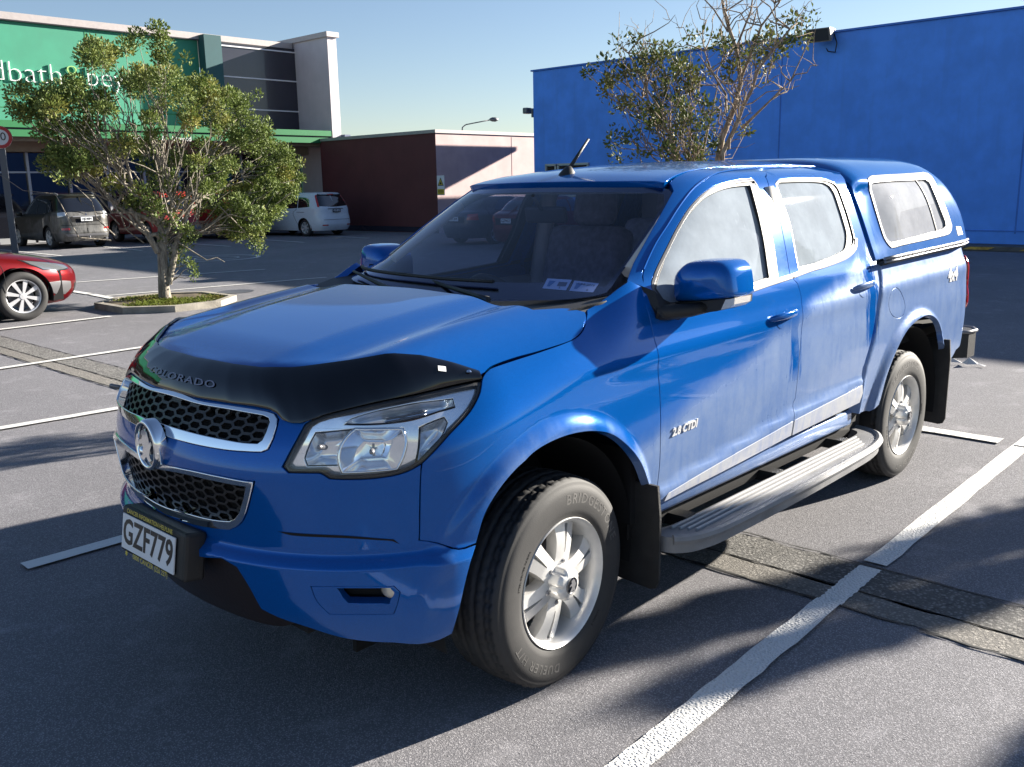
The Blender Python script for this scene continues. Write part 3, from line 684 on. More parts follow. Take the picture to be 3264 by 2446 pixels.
def make2(wd,lf):
    R=np.random.default_rng(5)
    X=lambda y,z,dx=0:np.array([dx,y+1.65,z])
    # outlines and limbs as they show above the roof, in the plane of the tree
    limbs=[([(-1.66,.3),(-1.66,1.0),(-1.67,1.91),(-1.63,2.12),(-1.55,2.36),(-1.48,2.59),(-1.52,2.85),(-1.6,3.04),(-1.66,3.18),(-1.71,3.5)],.055,0),
     ([(-1.62,1.0),(-1.62,1.93),(-1.48,2.17),(-1.35,2.34),(-1.26,2.48),(-1.2,2.62),(-1.03,2.74),(-.89,2.9)],.040,.15),
     ([(-1.45,2.2),(-1.27,2.27),(-1.09,2.38),(-.9,2.5)],.022,.1),([(-1.61,2.32),(-1.63,2.49),(-1.83,2.7),(-1.95,2.89),(-2.0,3.07)],.020,-.1),
     ([(-1.48,2.59),(-1.36,2.79),(-1.25,2.99),(-1.1,3.15),(-1.0,3.4)],.022,.05),([(-1.66,.9),(-1.9,1.5),(-2.12,1.94),(-2.25,2.17),(-2.47,2.39),(-2.61,2.54),(-2.78,2.64)],.035,-.1),
     ([(-1.66,1.0),(-1.9,1.6),(-2.05,1.94),(-2.03,2.24),(-2.24,2.56),(-2.34,2.87)],.032,.2),([(-1.66,1.1),(-1.85,1.6),(-1.94,1.94),(-1.93,2.34),(-1.95,2.61)],.028,-.2),
     ([(-1.46,2.21),(-1.45,2.4),(-1.51,2.54)],.014,.1),([(-1.58,2.02),(-1.47,2.08),(-1.32,2.22),(-1.25,2.33)],.015,.2),([(-1.52,2.85),(-1.40,3.15),(-1.36,3.5)],.018,0),([(-1.6,3.0),(-1.75,3.2),(-1.95,3.35)],.014,0),([(-1.2,2.62),(-1.1,2.9),(-1.08,3.1)],.013,.1)]
    ends=[]
    for L,r,dx in limbs:
        n=len(L);P=[X(y,z,dx*(i/(n-1))**1.0*2)+R.normal(size=3)*.012 for i,(y,z) in enumerate(L)]
        wd.tube(P,np.linspace(r*.62,max(.0045,r*.18),n),8)
        for i in range(2,n):
            for _ in range(3):
                a=np.array(P[i]);b=a+np.array([R.normal()*.16,R.normal()*.22,abs(R.normal())*.26+.04])
                wd.tube(wob(a,b,4,.07,R),[.007,.006,.005,.0035,.0022],4)
                for _k in range(2):
                    c=a+(b-a)*R.uniform(.4,1);e2=c+np.array([R.normal()*.08,R.normal()*.12,abs(R.normal())*.14]);wd.tube(wob(c,e2,3,.08,R),[.0035,.003,.0022,.0016],3)
    out=[(-2.65,3.1),(-2.55,3.09),(-2.47,2.96),(-2.42,2.93),(-2.36,3.06),(-2.30,2.94),(-2.22,3.05),(-2.1,2.97),(-2.14,2.9),(-1.97,2.83),(-1.92,2.69),(-2.04,2.62),(-2.06,2.5),(-1.92,2.47),(-1.80,2.40),(-1.71,2.47),(-1.69,2.37),(-1.77,2.28),(-1.7,1.98),(-1.7,1.5),(-2.3,1.5),(-2.4,1.95),(-2.47,2.11),(-2.75,2.11),(-2.52,2.22),(-2.58,2.38),(-2.75,2.44),(-2.84,2.79),(-2.65,2.84)]
    A=np.array(out);lo=A.min(0);hi=A.max(0);T=[]
    while len(T)<112:
        q=R.uniform(lo,hi)
        if inside([q],out)[0]: T.append(X(q[0],q[1],R.normal()*.28))
    T=np.array(T);grow(wd,X(-1.8,1.55),T,R,6,5,.022,jit=.06)
    for p in T: leaves(lf,p,R.integers(32,62),R.uniform(.06,.11),.042,R)
    for (y,z,n) in [(-1.73,2.97,30),(-1.70,2.90,45),(-1.62,2.83,60),(-1.56,2.81,50),(-1.47,2.84,55),(-1.42,2.83,30),(-1.51,2.69,55),(-1.49,2.76,40),(-1.53,2.62,40),(-1.31,2.95,55),(-1.27,2.89,50),(-1.26,2.83,55),(-1.24,2.78,40),(-1.05,2.84,55),(-1.0,2.87,45),(-.94,2.87,35),(-1.08,2.78,40),(-1.1,3.08,22),(-.98,3.02,25),(-.86,3.03,25),(-.90,2.97,25),(-1.04,2.76,40),(-1.94,3.0,22),(-1.86,2.98,14),(-1.30,2.62,18),(-2.66,2.13,30),(-2.8,2.0,30),(-1.66,2.02,60),(-1.72,2.08,60),(-1.0,2.95,20),(-1.35,2.72,20),(-1.2,2.7,25)]:
        leaves(lf,X(y,z,R.normal()*.1),n,.075,.042,R)
tree('open_tree',(-5.2,-1.65,0),'half bare tree with one leafy side rising behind the pickup roof','car park trees',make2)
# kerbed planters
M_CONC=simple('kerb concrete',(.29,.265,.22),.85,bump=.5,bscale=40,var=.25,vscale=5)
M_SOIL=simple('mossy soil',(.10,.075,.04),.95,bump=.8,bscale=25,var=.5,vscale=6)
M_GRASS=leafmat('moss and grass',(.07,.10,.012),(.17,.20,.03),(.16,.13,.04))
def planter(cx,cy,rx,ry,label,gr):
    e=empty('tree_planter',(cx,cy,0),0,label,'planter','kerbed tree planters')
    P=[(rx,-ry*.5),(rx,ry*.5),(rx*.4,ry),(-rx*.4,ry),(-rx,ry*.5),(-rx,-ry*.5),(-rx*.4,-ry),(rx*.4,-ry)];I=[(a*.89,b*.89) for a,b in P]
    mb=MB();mb.prism(P,0,.095,holes=[I]);k=mb.build('kerb',M_CONC,e)
    mb=MB();mb.prism(I,0,.075);mb.build('soil',M_SOIL,e)
    R=np.random.default_rng(int(abs(cx*10)));g=MB();I2=[(a*.96,b*.96) for a,b in I];n=0;V=[];F=[]
    while n<2600:
        q=R.uniform((-rx,-ry),(rx,ry))
        if not inside([q],I2)[0] or (math.sin(q[0]*5+1)+math.sin(q[1]*4.2)+R.normal()*.6)<-.3: continue
        n+=1;a=R.uniform(0,6.28);L=R.uniform(.02,.06);w_=.012;dx,dy=math.cos(a),math.sin(a);b=len(V);z=.075
        V+=[(q[0]-dy*w_,q[1]+dx*w_,z),(q[0]+dy*w_,q[1]-dx*w_,z),(q[0]+dx*L,q[1]+dy*L,z+L*.7)];F.append((b,b+1,b+2))
    g.add(V,F);o=g.build('grass',M_GRASS,e,fix=False);tag(o,kind='stuff')
planter(-4.55,-11.05,.93,.98,'concrete kerbed planter with mossy grass round the foot of the bushy tree',1)
planter(-5.3,-1.65,1.0,1.05,'kerbed planter hidden behind the pickup under the half bare tree',2)
# unseen columns of foliage outside the frame, added to throw shadows beside the pickup
def column(loc,h,r,label):
    e=empty('shadow_shrub',loc,0,label,'shrub','columnar shrubs');R=np.random.default_rng(int(h*100));lf=MB();wd=MB()
    wd.tube([(0,0,0),(0,0,h*.9)],[.05,.02],6);wd.build('trunk',M_BARK2,e,fix=False)
    for i in range(int(h*70)):
        t=R.random();rr=r*(1-t**3)*.9+.02;a=R.uniform(0,6.28);leaves(lf,(rr*math.cos(a)*R.random()**.5,rr*math.sin(a)*R.random()**.5,.3+(h-.3)*t),60,.11,.07,R)
    lf.build("crown",M_LEAF,e,fix=False)

# ------------------------------------------------------------ pickup: surfaces and traced panel outlines
def pch(xs,ys):
    xs=np.array(xs,float);ys=np.array(ys,float);h=np.diff(xs);d=np.diff(ys)/h
    m=np.zeros(len(xs));m[0]=d[0];m[-1]=d[-1]
    for i in range(1,len(xs)-1):
        if d[i-1]*d[i]>0:
            w1=2*h[i]+h[i-1];w2=h[i]+2*h[i-1];m[i]=(w1+w2)/(w1/d[i-1]+w2/d[i])
    def f(x):
        x=np.asarray(x,float);xc=np.clip(x,xs[0],xs[-1])
        i=np.clip(np.searchsorted(xs,xc)-1,0,len(xs)-2);t=(xc-xs[i])/h[i]
        return ((1+2*t)*(1-t)**2*ys[i]+t*(1-t)**2*h[i]*m[i]+t*t*(3-2*t)*ys[i+1]+t*t*(t-1)*h[i]*m[i+1])
    return f
def sst(a,b,x):
    t=np.clip((np.asarray(x,float)-a)/(b-a),0,1);return t*t*(3-2*t)
GXZ=([.50,.61,.70,.771,.784,.831,.89,.973,1.07,1.143,1.205,1.245,1.32],[-2.35,-2.372,-2.385,-2.389,-2.401,-2.423,-2.457,-2.492,-2.526,-2.545,-2.585,-2.596,-2.602])
ARCH_F=(0.05,0.415);ARCH_R=(-3.10,0.425)
Y0=pch([.24,.34,.44,.52,.60,.75,.88,.98,1.08,1.18,1.26,1.33,1.42],[.79,.83,.858,.874,.886,.900,.906,.905,.898,.882,.862,.838,.80])
XF=pch([.24,.34,.44,.52,.60,.72,.80,.893,.988,1.083,1.13,1.18,1.25],[.85,.90,.945,.965,.975,.985,.997,1.006,.981,.923,.87,.79,.62])
XS=.25;XR=-3.86;AR=.36
def SL(x):                    # height of the bonnet shut line along the wing
    return 1.215-.245*np.asarray(x,float)-.02*np.clip(np.asarray(x,float),0,1)
def splan(u,z):
    au=np.abs(u);w=Y0(z);xf=XF(z);L=XS-XR
    n=2.2
    th=np.clip(au,0,1)*math.pi/2
    x1=XS+(xf-XS)*np.cos(th)**(2/n);y1=w*np.sin(th)**(2/n)
    x2=XS-np.clip(au-1,0,L)
    th2=np.clip((au-1-L)/1.0,0,1)*math.pi/2
    x3=XR-AR*np.sin(th2)**(2/2.6);y3=w*np.clip(np.cos(th2),0,1)**(2/2.6)
    x=np.where(au<=1,x1,np.where(au<=1+L,x2,x3));y=np.where(au<=1,y1,np.where(au<=1+L,w,y3))
    return x,y
BEDRET=[True]
def soff(x,y,z):
    # outward swelling: wheel-arch flares, rocker flare, bumper ledge, wing top roll-in
    o=np.zeros_like(x)
    for (cx,cz) in (ARCH_F,ARCH_R):
        d=np.hypot((x-cx),(z-cz))
        o=o+.026*(1-sst(.520,.592,d))*sst(.25,.40,z)
    zc=np.interp(x,[-2.45,-1.62,-.53],[.735,.715,.60])
    side=sst(-.50,-.56,x)*sst(-2.46,-2.40,x)
    o=o+.020*(1-sst(-.055,0,z-zc))*side
    o=o-.055*(1-sst(.34,.50,z))*side*0
    led=sst(.30,.55,x)
    o=o+.040*(1-sst(.635,.672,z))*led
    # character line along the doors
    ch=sst(.1,-.5,x)
    o=o+.010*np.exp(-((z-(1.10-.02*x))/.05)**2)*ch
    if BEDRET[0]:
        gx=np.interp(z,GXZ[0],GXZ[1])
        o=o-.05*(1-sst(0,.075,gx-x))**2*sst(-.012,0,gx-x)
    # wing top rolls in to the bonnet
    d=SL(x)-z
    roll=np.clip(1-d/.15,0,1.6)**2*sst(-.50,-.20,x)*sst(.75,.40,x)
    o=o-.048*roll
    return o
def S(u,z):
    u,z=np.broadcast_arrays(np.asarray(u,float),np.asarray(z,float));s=np.sign(u)+(u==0)
    au=np.abs(u)
    x,y=splan(au,z);e=1e-3
    xa,ya=splan(np.clip(au-e,0,99),z);xb,yb=splan(au+e,z)
    tx,ty=xb-xa,yb-ya;l=np.hypot(tx,ty)+1e-12
    nx,ny=ty/l,-tx/l
    o=soff(x,y,z)
    return np.stack([x+nx*o,s*(y+ny*o),z],-1)
# greenhouse
XW=pch([1.15,1.25,1.337,1.45,1.58,1.7065,1.76,1.82],[.02,-.15,-.285,-.455,-.655,-.86,-.965,-1.15])
WG=pch([1.10,1.20,1.30,1.40,1.50,1.60,1.68,1.73,1.765,1.785,1.80],[.885,.868,.842,.806,.768,.728,.692,.662,.62,.56,.48])
XCR=-2.55
def C(u,z):
    u,z=np.broadcast_arrays(np.asarray(u,float),np.asarray(z,float));s=np.sign(u)+(u==0);au=np.abs(u)
    w=WG(z);xf=XW(z);a=.5;xs=xf-a;n=3+5*sst(1.40,1.24,z)
    th=np.clip(au,0,1)*math.pi/2
    ct,st=np.clip(np.cos(th),0,1),np.sin(th);dd=(ct**n+st**n)**(1/n)
    x1=xs+a*ct/dd;y1=w*st/dd
    x2=xs-(au-1)
    return np.stack([np.where(au<=1,x1,x2),s*np.where(au<=1,y1,w),z],-1)
# bonnet
GC=pch([-.75,-.5,-.35,-.2,.0,.2,.4,.6,.75,.92,1.0],[1.366,1.358,1.350,1.341,1.322,1.299,1.271,1.238,1.210,1.172,1.14])
def G(x,y):
    x,y=np.broadcast_arrays(np.asarray(x,float),np.asarray(y,float));ay=np.abs(y)
    zc=GC(x);edge=SL(x)
    k=np.clip((ay-.60)/.22,0,1.3)**2.2
    side=(zc-edge)*k
    rr=np.clip((x-XS)/(.945-XS),0,2)**2.2+(ay/.86)**2.2
    front=.13*(np.clip(rr-.60,0,1)/.40)**2*sst(XS-.05,.50,x)
    dome=.012*(1-sst(.36,.50,ay+.10*x))-.010*np.exp(-((ay-.54+.05*x)/.07)**2)
    return np.stack([x,y,zc-np.maximum(side,front)+dome*sst(.85,.6,x)*sst(-.6,-.3,x)],-1)
# roof
RC=pch([-2.7,-2.3,-1.8,-1.4,-1.1,-.95,-.8],[1.835,1.842,1.838,1.818,1.785,1.750,1.695])
def R(x,y):
    x,y=np.broadcast_arrays(np.asarray(x,float),np.asarray(y,float));ay=np.abs(y)
    return np.stack([x,y,RC(x)-(.030+.022*sst(-1.0,-1.9,x))*(ay/.6)**2.2-.04*np.clip((ay-.52)/.12,0,2)**2.5],-1)
# canopy: x station, a = fraction round the half section (0 rail .. 1 centre line)
KZ=pch([-4.12,-4.09,-4.04,-3.97,-3.90,-3.83,-3.74,-3.6,-3.2,-2.8,-2.68,-2.60,-2.57],[1.33,1.42,1.55,1.69,1.785,1.838,1.858,1.862,1.862,1.856,1.845,1.81,1.77])
def K(x,a):
    x,a=np.broadcast_arrays(np.asarray(x,float),np.asarray(a,float));s=np.sign(a)+(a==0);a=np.abs(a)
    zt=KZ(x);zb=1.310-.018*(x+2.6);w=.885
    # the round of the section is cut where the tail slopes, so the side panel keeps its plane
    n=4.6
    th=a*math.pi/2;cy,cz=np.cos(th),np.sin(th)
    dd=(np.clip(cy,0,1)**n+cz**n)**(1/n);yy=cy/dd;zz=cz/dd
    z=zb+(zt-zb)*zz
    y=yy*(w-.27*np.clip(z-1.31,0,1))
    y=y*(1-.07*sst(-3.85,-4.12,x)**2)
    y=y+(np.minimum(y,WG(np.clip(z,1.2,1.735))+.014)-y)*sst(-3.0,-2.62,x)*(1-sst(1.66,1.75,z))
    return np.stack([x,s*y,z],-1)

PL={
 'wing':[(0.9277,1.146),(0.9382,1.157),(0.976,1.175),(1.079,1.188),(1.187,1.199),(1.348,1.219),(1.418,1.242),(1.482,1.29),(1.493,1.303),(1.526,1.312),(1.568,1.327),(1.611,1.345),(1.654,1.365),(1.712,1.387),(1.767,1.36),(1.761,1.326),(1.761,1.268),(1.764,1.167),(1.767,1.091),(1.764,1.073),(1.778,0.9565),(1.786,0.828),(1.798,0.6723),(1.796,0.5298),(1.79,0.4904),(1.765,0.5693),(1.702,0.655),(1.637,0.7369),(1.538,0.8229),(1.439,0.8847),(1.317,0.9182),(1.174,0.9269),(1.04,0.9065),(0.9529,0.8525),(0.8885,0.7653),(0.8586,0.6659),(0.8069,0.663),(0.7582,0.6847),(0.7112,0.6985),(0.7182,0.8191),(0.7245,0.9178),(0.7266,0.9405),(0.76,0.9742),(0.7996,1.015),(0.8308,1.04),(0.8655,1.068),(0.8901,1.093),(0.911,1.118)],
 'front_door':[(1.766,1.354),(1.761,1.326),(1.761,1.268),(1.764,1.167),(1.767,1.091),(1.764,1.073),(1.778,0.9565),(1.786,0.828),(1.798,0.6723),(1.796,0.5298),(1.868,0.551),(2.863,0.6356),(2.877,0.7286),(2.891,0.7424),(2.895,0.8392),(2.904,0.9577),(2.923,1.073),(2.93,1.151),(2.951,1.21),(2.946,1.268),(2.917,1.291),(2.696,1.283),(2.51,1.271)],
 'rear_door':[(2.917,1.291),(2.946,1.268),(2.951,1.21),(2.93,1.151),(2.923,1.073),(2.904,0.9577),(2.895,0.8392),(2.891,0.7424),(2.877,0.7286),(2.863,0.6356),(3.62,0.6764),(3.646,0.7293),(3.623,0.7713),(3.651,0.7838),(3.673,0.8314),(3.707,0.8898),(3.742,0.9734),(3.776,1.07),(3.788,1.143),(3.835,1.205),(3.846,1.245),(3.841,1.4),(3.764,1.4)],
 'bed':[(3.893,1.282),(4.513,1.3),(5.242,1.317),(5.242,1.274),(5.242,1.104),(5.19,1.008),(5.201,0.8554),(5.176,0.7962),(5.149,0.7579),(5.102,0.6978),(5.059,0.6162),(4.954,0.5754),(4.896,0.6659),(4.752,0.7537),(4.774,0.817),(4.692,0.89),(4.569,0.936),(4.438,0.955),(4.307,0.9468),(4.169,0.9141),(4.085,0.8717),(4.02,0.8187),(3.949,0.7318),(3.912,0.6577),(3.886,0.5251),(3.802,0.5015),(3.644,0.5148),(3.566,0.5629),(3.666,0.6107),(3.67,0.6883),(3.623,0.7713),(3.683,0.7774),(3.707,0.8249),(3.74,0.8839),(3.776,0.9679),(3.811,1.065),(3.828,1.139),(3.868,1.201),(3.881,1.242)],
 'fuel':[(4.019,1.153),(3.968,1.141),(3.941,1.107),(3.935,1.069),(3.95,1.034),(3.988,1.004),(4.045,0.9841),(4.102,0.9797),(4.146,0.9945),(4.166,1.028),(4.152,1.069),(4.107,1.113),(4.062,1.141)],
 'headlight':[(0.4147,1.064),(0.4067,1.022),(0.3845,0.9433),(0.4016,0.9267),(0.4789,0.9281),(0.4891,0.9223),(0.5017,0.9118),(0.5335,0.9091),(0.5945,0.908),(0.6338,0.9104),(0.6686,0.9152),(0.7013,0.9259),(0.7266,0.9405),(0.76,0.9742),(0.7996,1.015),(0.8308,1.04),(0.8655,1.068),(0.8901,1.093),(0.911,1.118),(0.9277,1.146),(0.8466,1.143),(0.7685,1.137),(0.6644,1.129),(0.5798,1.121),(0.5079,1.106),(0.4617,1.093),(0.4342,1.082)],
 'fascia_low':[(0.7112,0.6985),(0.7582,0.6847),(0.8069,0.663),(0.8629,0.6647),(0.8391,0.6405),(0.8223,0.573),(0.8058,0.4663),(0.7887,0.3775),(0.7339,0.3608),(0.6311,0.3659),(0.5052,0.391),(0.4164,0.429),(0.3428,0.4549),(0.3002,0.4779),(0.2781,0.5523),(0.2513,0.6134),(0.211,0.6321),(0.1329,0.6224)],
 'seam':[(0.7245,0.9178),(0.7182,0.8191),(0.7112,0.6985)],
 'fog_outer':[(0.4425,0.578),(0.5344,0.5804),(0.6403,0.5742),(0.655,0.552),(0.6484,0.5119),(0.6382,0.478),(0.5593,0.4835),(0.4806,0.4856),(0.4541,0.528)],
 'fog_inner':[(0.5014,0.5681),(0.5691,0.5666),(0.6341,0.5607),(0.6347,0.5224),(0.6299,0.5013),(0.5249,0.5084),(0.5113,0.5301)],
 'slot':[(0.3563,0.7378),(0.3882,0.7366),(0.5237,0.733),(0.6451,0.7134),(0.6602,0.6955),(0.6418,0.7082),(0.5231,0.7249),(0.3872,0.7283)],
 'gu_out':[(0,1.08),(0.0922,1.09),(0.1919,1.092),(0.2612,1.091),(0.3063,1.088),(0.3275,1.084),(0.3418,1.071),(0.3459,1.051),(0.3474,1.022),(0.3411,0.9899),(0.3268,0.9808),(0.2826,0.9773),(0.2406,0.9748),(0.1487,0.974),(0.0765,0.9746),(0.0267,0.9752)],
 'gu_in':[(0,1.07),(0.1,1.08),(0.1999,1.08),(0.2691,1.077),(0.3045,1.075),(0.3215,1.07),(0.3293,1.06),(0.3299,1.033),(0.3262,1.012),(0.3164,1.002),(0.2777,1),(0.2121,1.002),(0.1405,1.004),(0.0668,1.006),(0.001,1.007)],
 'gl_out':[(0.0217,0.8847),(0.1099,0.8943),(0.2063,0.8954),(0.2917,0.8917),(0.3144,0.8924),(0.3076,0.8677),(0.2898,0.8161),(0.2723,0.773),(0.2517,0.7434),(0.2208,0.7197),(0.1726,0.7116),(0.1215,0.7056),(0.0383,0.6994),(0,0.7156)],
 'gl_in':[(0.0139,0.8707),(0.1084,0.8816),(0.2049,0.8817),(0.2698,0.8789),(0.2966,0.8782),(0.2853,0.8401),(0.2641,0.7867),(0.2495,0.766),(0.2317,0.7546),(0.1795,0.7471),(0.1296,0.7447),(0.0486,0.7433),(0,0.7496)],
 'windscreen':[(0.549,1.721),(0.5828,1.714),(0.6109,1.698),(0.6165,1.661),(0.6141,1.628),(0.6037,1.553),(0.5946,1.48),(0.5843,1.414),(0.5649,1.369),(0.5442,1.348)],
 'ws_top':[(0.15,1.73),(0.3782,1.726),(0.5128,1.723)],
 'a_pillar':[(0.6241,1.378),(0.6815,1.357),(0.6803,1.37),(0.6751,1.389),(0.6671,1.411),(0.6624,1.447),(0.6603,1.506),(0.6692,1.56),(0.6772,1.619),(0.6913,1.668),(0.7136,1.71),(0.7694,1.746),(0.8666,1.769),(1.013,1.78),(1.133,1.786),(1.35,1.791),(1.336,1.787)],
 'ap_in':[(0.6134,1.705),(0.6103,1.632),(0.6098,1.556),(0.6095,1.483),(0.6092,1.436)],
 'roof_seam':[(-1.015,0.5799),(-1.043,0.5758),(-1.149,0.5507),(-1.269,0.526),(-1.393,0.5057),(-1.513,0.4908)],
 'drip_front':[(0.6803,1.37),(0.6751,1.389),(0.6671,1.411),(0.6624,1.447),(0.6603,1.506),(0.6692,1.56),(0.6772,1.619),(0.6913,1.668),(0.7136,1.71),(0.7694,1.746),(0.8666,1.769),(1.013,1.78),(1.133,1.786),(1.35,1.791),(1.336,1.787)],
 'drip_rear':[(1.336,1.787),(1.505,1.793),(1.719,1.795),(1.892,1.795),(1.98,1.782),(2.132,1.761)],
 'frame_f_out':[(0.7319,1.367),(0.7342,1.386),(0.7306,1.427),(0.7302,1.474),(0.7296,1.55),(0.7398,1.616),(0.7595,1.652),(0.7882,1.681),(0.8283,1.702),(0.8814,1.717),(0.9868,1.73),(1.084,1.739),(1.191,1.743),(1.2,1.743),(1.229,1.729),(1.316,1.675),(1.411,1.611),(1.518,1.537),(1.618,1.463),(1.709,1.388),(1.798,1.31)],
 'glass_f':[(0.7699,1.365),(0.7642,1.417),(0.7414,1.473),(0.7414,1.503),(0.7505,1.557),(0.7685,1.611),(0.8084,1.658),(0.8497,1.68),(0.935,1.7),(1.034,1.712),(1.129,1.717),(1.168,1.718),(1.178,1.716),(1.215,1.696),(1.333,1.613),(1.446,1.54),(1.539,1.473),(1.652,1.376),(1.728,1.312)],
 'sill_f':[(1.796,1.306),(1.736,1.304),(1.561,1.292)],
 'gapB':[(1.336,1.787),(1.32,1.749),(1.383,1.697),(1.49,1.628),(1.605,1.552),(1.712,1.471),(1.805,1.397),(1.899,1.319)],
 'frame_r_out':[(1.977,1.327),(1.889,1.395),(1.77,1.491),(1.683,1.553),(1.581,1.615),(1.488,1.675),(1.426,1.717),(1.448,1.734),(1.585,1.74),(1.787,1.74),(1.96,1.733),(2.064,1.714),(2.138,1.685),(2.25,1.615),(2.358,1.546),(2.458,1.477),(2.521,1.431),(2.535,1.395),(2.473,1.364),(2.378,1.349),(2.221,1.336),(2.105,1.331)],
 'glass_r':[(1.979,1.333),(1.891,1.401),(1.778,1.49),(1.7,1.546),(1.605,1.605),(1.501,1.668),(1.451,1.703),(1.46,1.723),(1.588,1.729),(1.79,1.728),(1.946,1.72),(2.027,1.702),(2.105,1.667),(2.206,1.602),(2.317,1.529),(2.408,1.465),(2.442,1.421),(2.447,1.386),(2.365,1.367),(2.209,1.35),(2.097,1.339)],
 'cab_rear':[(2.132,1.761),(2.187,1.73),(2.297,1.683),(2.392,1.627),(2.528,1.548),(2.655,1.468),(2.76,1.404),(2.884,1.323)],
 'canopy_win_out':[(-2.762,0.4404),(-2.809,0.4529),(-2.889,0.4552),(-3.26,0.457),(-3.612,0.4639),(-3.695,0.4631),(-3.704,0.4387),(-3.667,0.3752),(-3.667,0.3049),(-3.699,0.2145),(-3.72,0.1337),(-3.695,0.0997),(-3.631,0.0774),(-3.266,0.0691),(-2.947,0.0661),(-2.796,0.0562),(-2.772,0.0784),(-2.748,0.1218),(-2.742,0.2116),(-2.744,0.3034),(-2.754,0.3772)],
 'canopy_glass':[(-2.785,0.4109),(-2.824,0.4207),(-3.06,0.4229),(-3.353,0.4229),(-3.583,0.4221),(-3.607,0.4061),(-3.592,0.3415),(-3.606,0.2501),(-3.638,0.1614),(-3.63,0.1332),(-3.571,0.1171),(-3.327,0.1092),(-3.15,0.1032),(-2.909,0.0957),(-2.811,0.0907),(-2.779,0.1141),(-2.763,0.1709),(-2.762,0.2522),(-2.77,0.3324)],
 'canopy_badge':[(-3.789,0.1221),(-3.87,0.1219),(-3.882,0.0649),(-3.795,0.0567)],
 'handle_f':[(2.617,1.141),(2.619,1.1),(2.884,1.152),(2.726,1.184)],
 'handle_r':[(3.504,1.182),(3.505,1.148),(3.748,1.202),(3.647,1.226)],
 'ctdi':[(1.852,0.7815),(2.04,0.7921),(1.855,0.8028)],
 'four':[(4.791,1.118),(5.043,1.175),(4.778,1.124),(5.04,1.17),(4.8,1.16),(5.031,1.126)],
 'tail':[(5.225,1.157),(5.233,1.085),(5.225,1.007),(5.225,0.9098)],
 'prot_low':[(0,1.085),(0.0863,1.097),(0.1867,1.098),(0.2693,1.099),(0.311,1.094),(0.3385,1.087),(0.3655,1.06),(0.4113,1.067),(0.4617,1.093),(0.5798,1.121),(0.7685,1.137),(0.9224,1.155)],
 'prot_top':[(0.8508,0),(0.828,0.0507),(0.8178,0.2145),(0.7984,0.3304),(0.7545,0.4378),(0.6806,0.5318),(0.6058,0.6231),(0.5052,0.6892),(0.4841,0.7009),(0.4133,0.7442),(0.3112,0.8007)],
 'cowl':[(0.1986,0),(0.0899,0),(-0.0188,0),(-0.0646,0.6922),(-0.108,0.7029),(-0.1862,0.7338),(-0.2323,0.7588)],
 'crease_up':[(2.51,0.6887),(2.871,0.7098),(3.673,0.7534)],
 'seam_c':[(0.6134,1.705),(0.5724,1.732),(0.5942,1.757),(0.6553,1.777),(0.756,1.788),(0.8872,1.794)],
 'win_f_front':[(0.7429,1.365),(0.739,1.351),(0.7575,1.339),(0.9202,1.275),(1.008,1.277)],
 'stick1':[(0.3515,1.389),(0.4292,1.387),(0.4249,1.355),(0.3548,1.358)],
 'stick2':[(0.4381,1.385),(0.5166,1.377),(0.5028,1.351),(0.4348,1.354)],
 'wiper':[(0.4105,1.345),(0.2351,1.341),(0,1.354),(0,1.319),(0,1.27)],
 'hl_main':[(0.5418,1.054),(0.6037,1.051),(0.6698,1.047),(0.6809,1.023),(0.6842,1.001),(0.6789,0.9638),(0.6658,0.9284),(0.5939,0.9269),(0.5304,0.9265),(0.5188,0.9589),(0.5166,0.9965),(0.5251,1.028)],
 'hl_inner':[(0.444,1.042),(0.4926,1.047),(0.5372,1.052),(0.5194,1.03),(0.5125,0.9994),(0.516,0.9517),(0.4767,0.9507),(0.442,0.9492),(0.4322,0.9691),(0.4378,1.01)],
 'hl_turn':[(0.7218,1.046),(0.7595,1.058),(0.7903,1.065),(0.7986,1.051),(0.7825,1.017),(0.7517,0.9841),(0.7185,0.9475),(0.7228,1.002)],
 'hl_strip':[(0.506,1.072),(0.5412,1.09),(0.5886,1.103),(0.6864,1.113),(0.8204,1.113),(0.8246,1.095),(0.7719,1.087),(0.6956,1.073),(0.5994,1.069)],
 'gapside':[(2.51,0.6887),(2.871,0.7098),(3.673,0.7534)],
}
# ------------------------------------------------------------ pickup: helpers on the surfaces
def outS(P): return np.stack([np.where(P[...,0]>.25,P[...,0]-.25,np.where(P[...,0]<-3.86,P[...,0]+3.86,0)),P[...,1],0*P[...,0]],-1)
def outC(P): return np.stack([np.clip(P[...,0]+1.7,0,None),P[...,1]*1.2,.25*P[...,2]],-1)
def outZ(P): return np.stack([0*P[...,0],0*P[...,0],1+0*P[...,0]],-1)
def outK(P): return np.stack([np.where(P[...,0]<-3.6,(P[...,0]+3.6)*1.5,0),P[...,1],(P[...,2]-1.3)*.9+.02],-1)
def XZ(name):
    f,_=('C',0) if name[0]=='#' else ('S',0)
    fn=C if name[0]=='#' else S
    return [(float(fn(u,z)[0]),z) for u,z in PL[name.strip('#')]]
def Cy(x,z):
    w=WG(z);xs=XW(z)-.5;n=3+5*sst(1.40,1.24,z);t=np.clip((x-xs)/.5,0,1);return w*(1-t**n)**(1/n)
def Dd(x,z,s=1.):
    """door skin: lower body running up into the window frame"""
    x,z=np.broadcast_arrays(np.asarray(x,float),np.asarray(z,float))
    BEDRET[0]=False;a=S(np.maximum(1.001,1+XS-x),z)[...,1];BEDRET[0]=True;b=Cy(x,z);k=sst(1.25,1.35,z)
    return np.stack([x,s*(a*(1-k)+b*k),z],-1)
def DL(x,z): return Dd(x,z)
def DR(x,z): return Dd(x,z,-1.)
def outY(P): return np.stack([0*P[...,0],P[...,1],0*P[...,0]],-1)
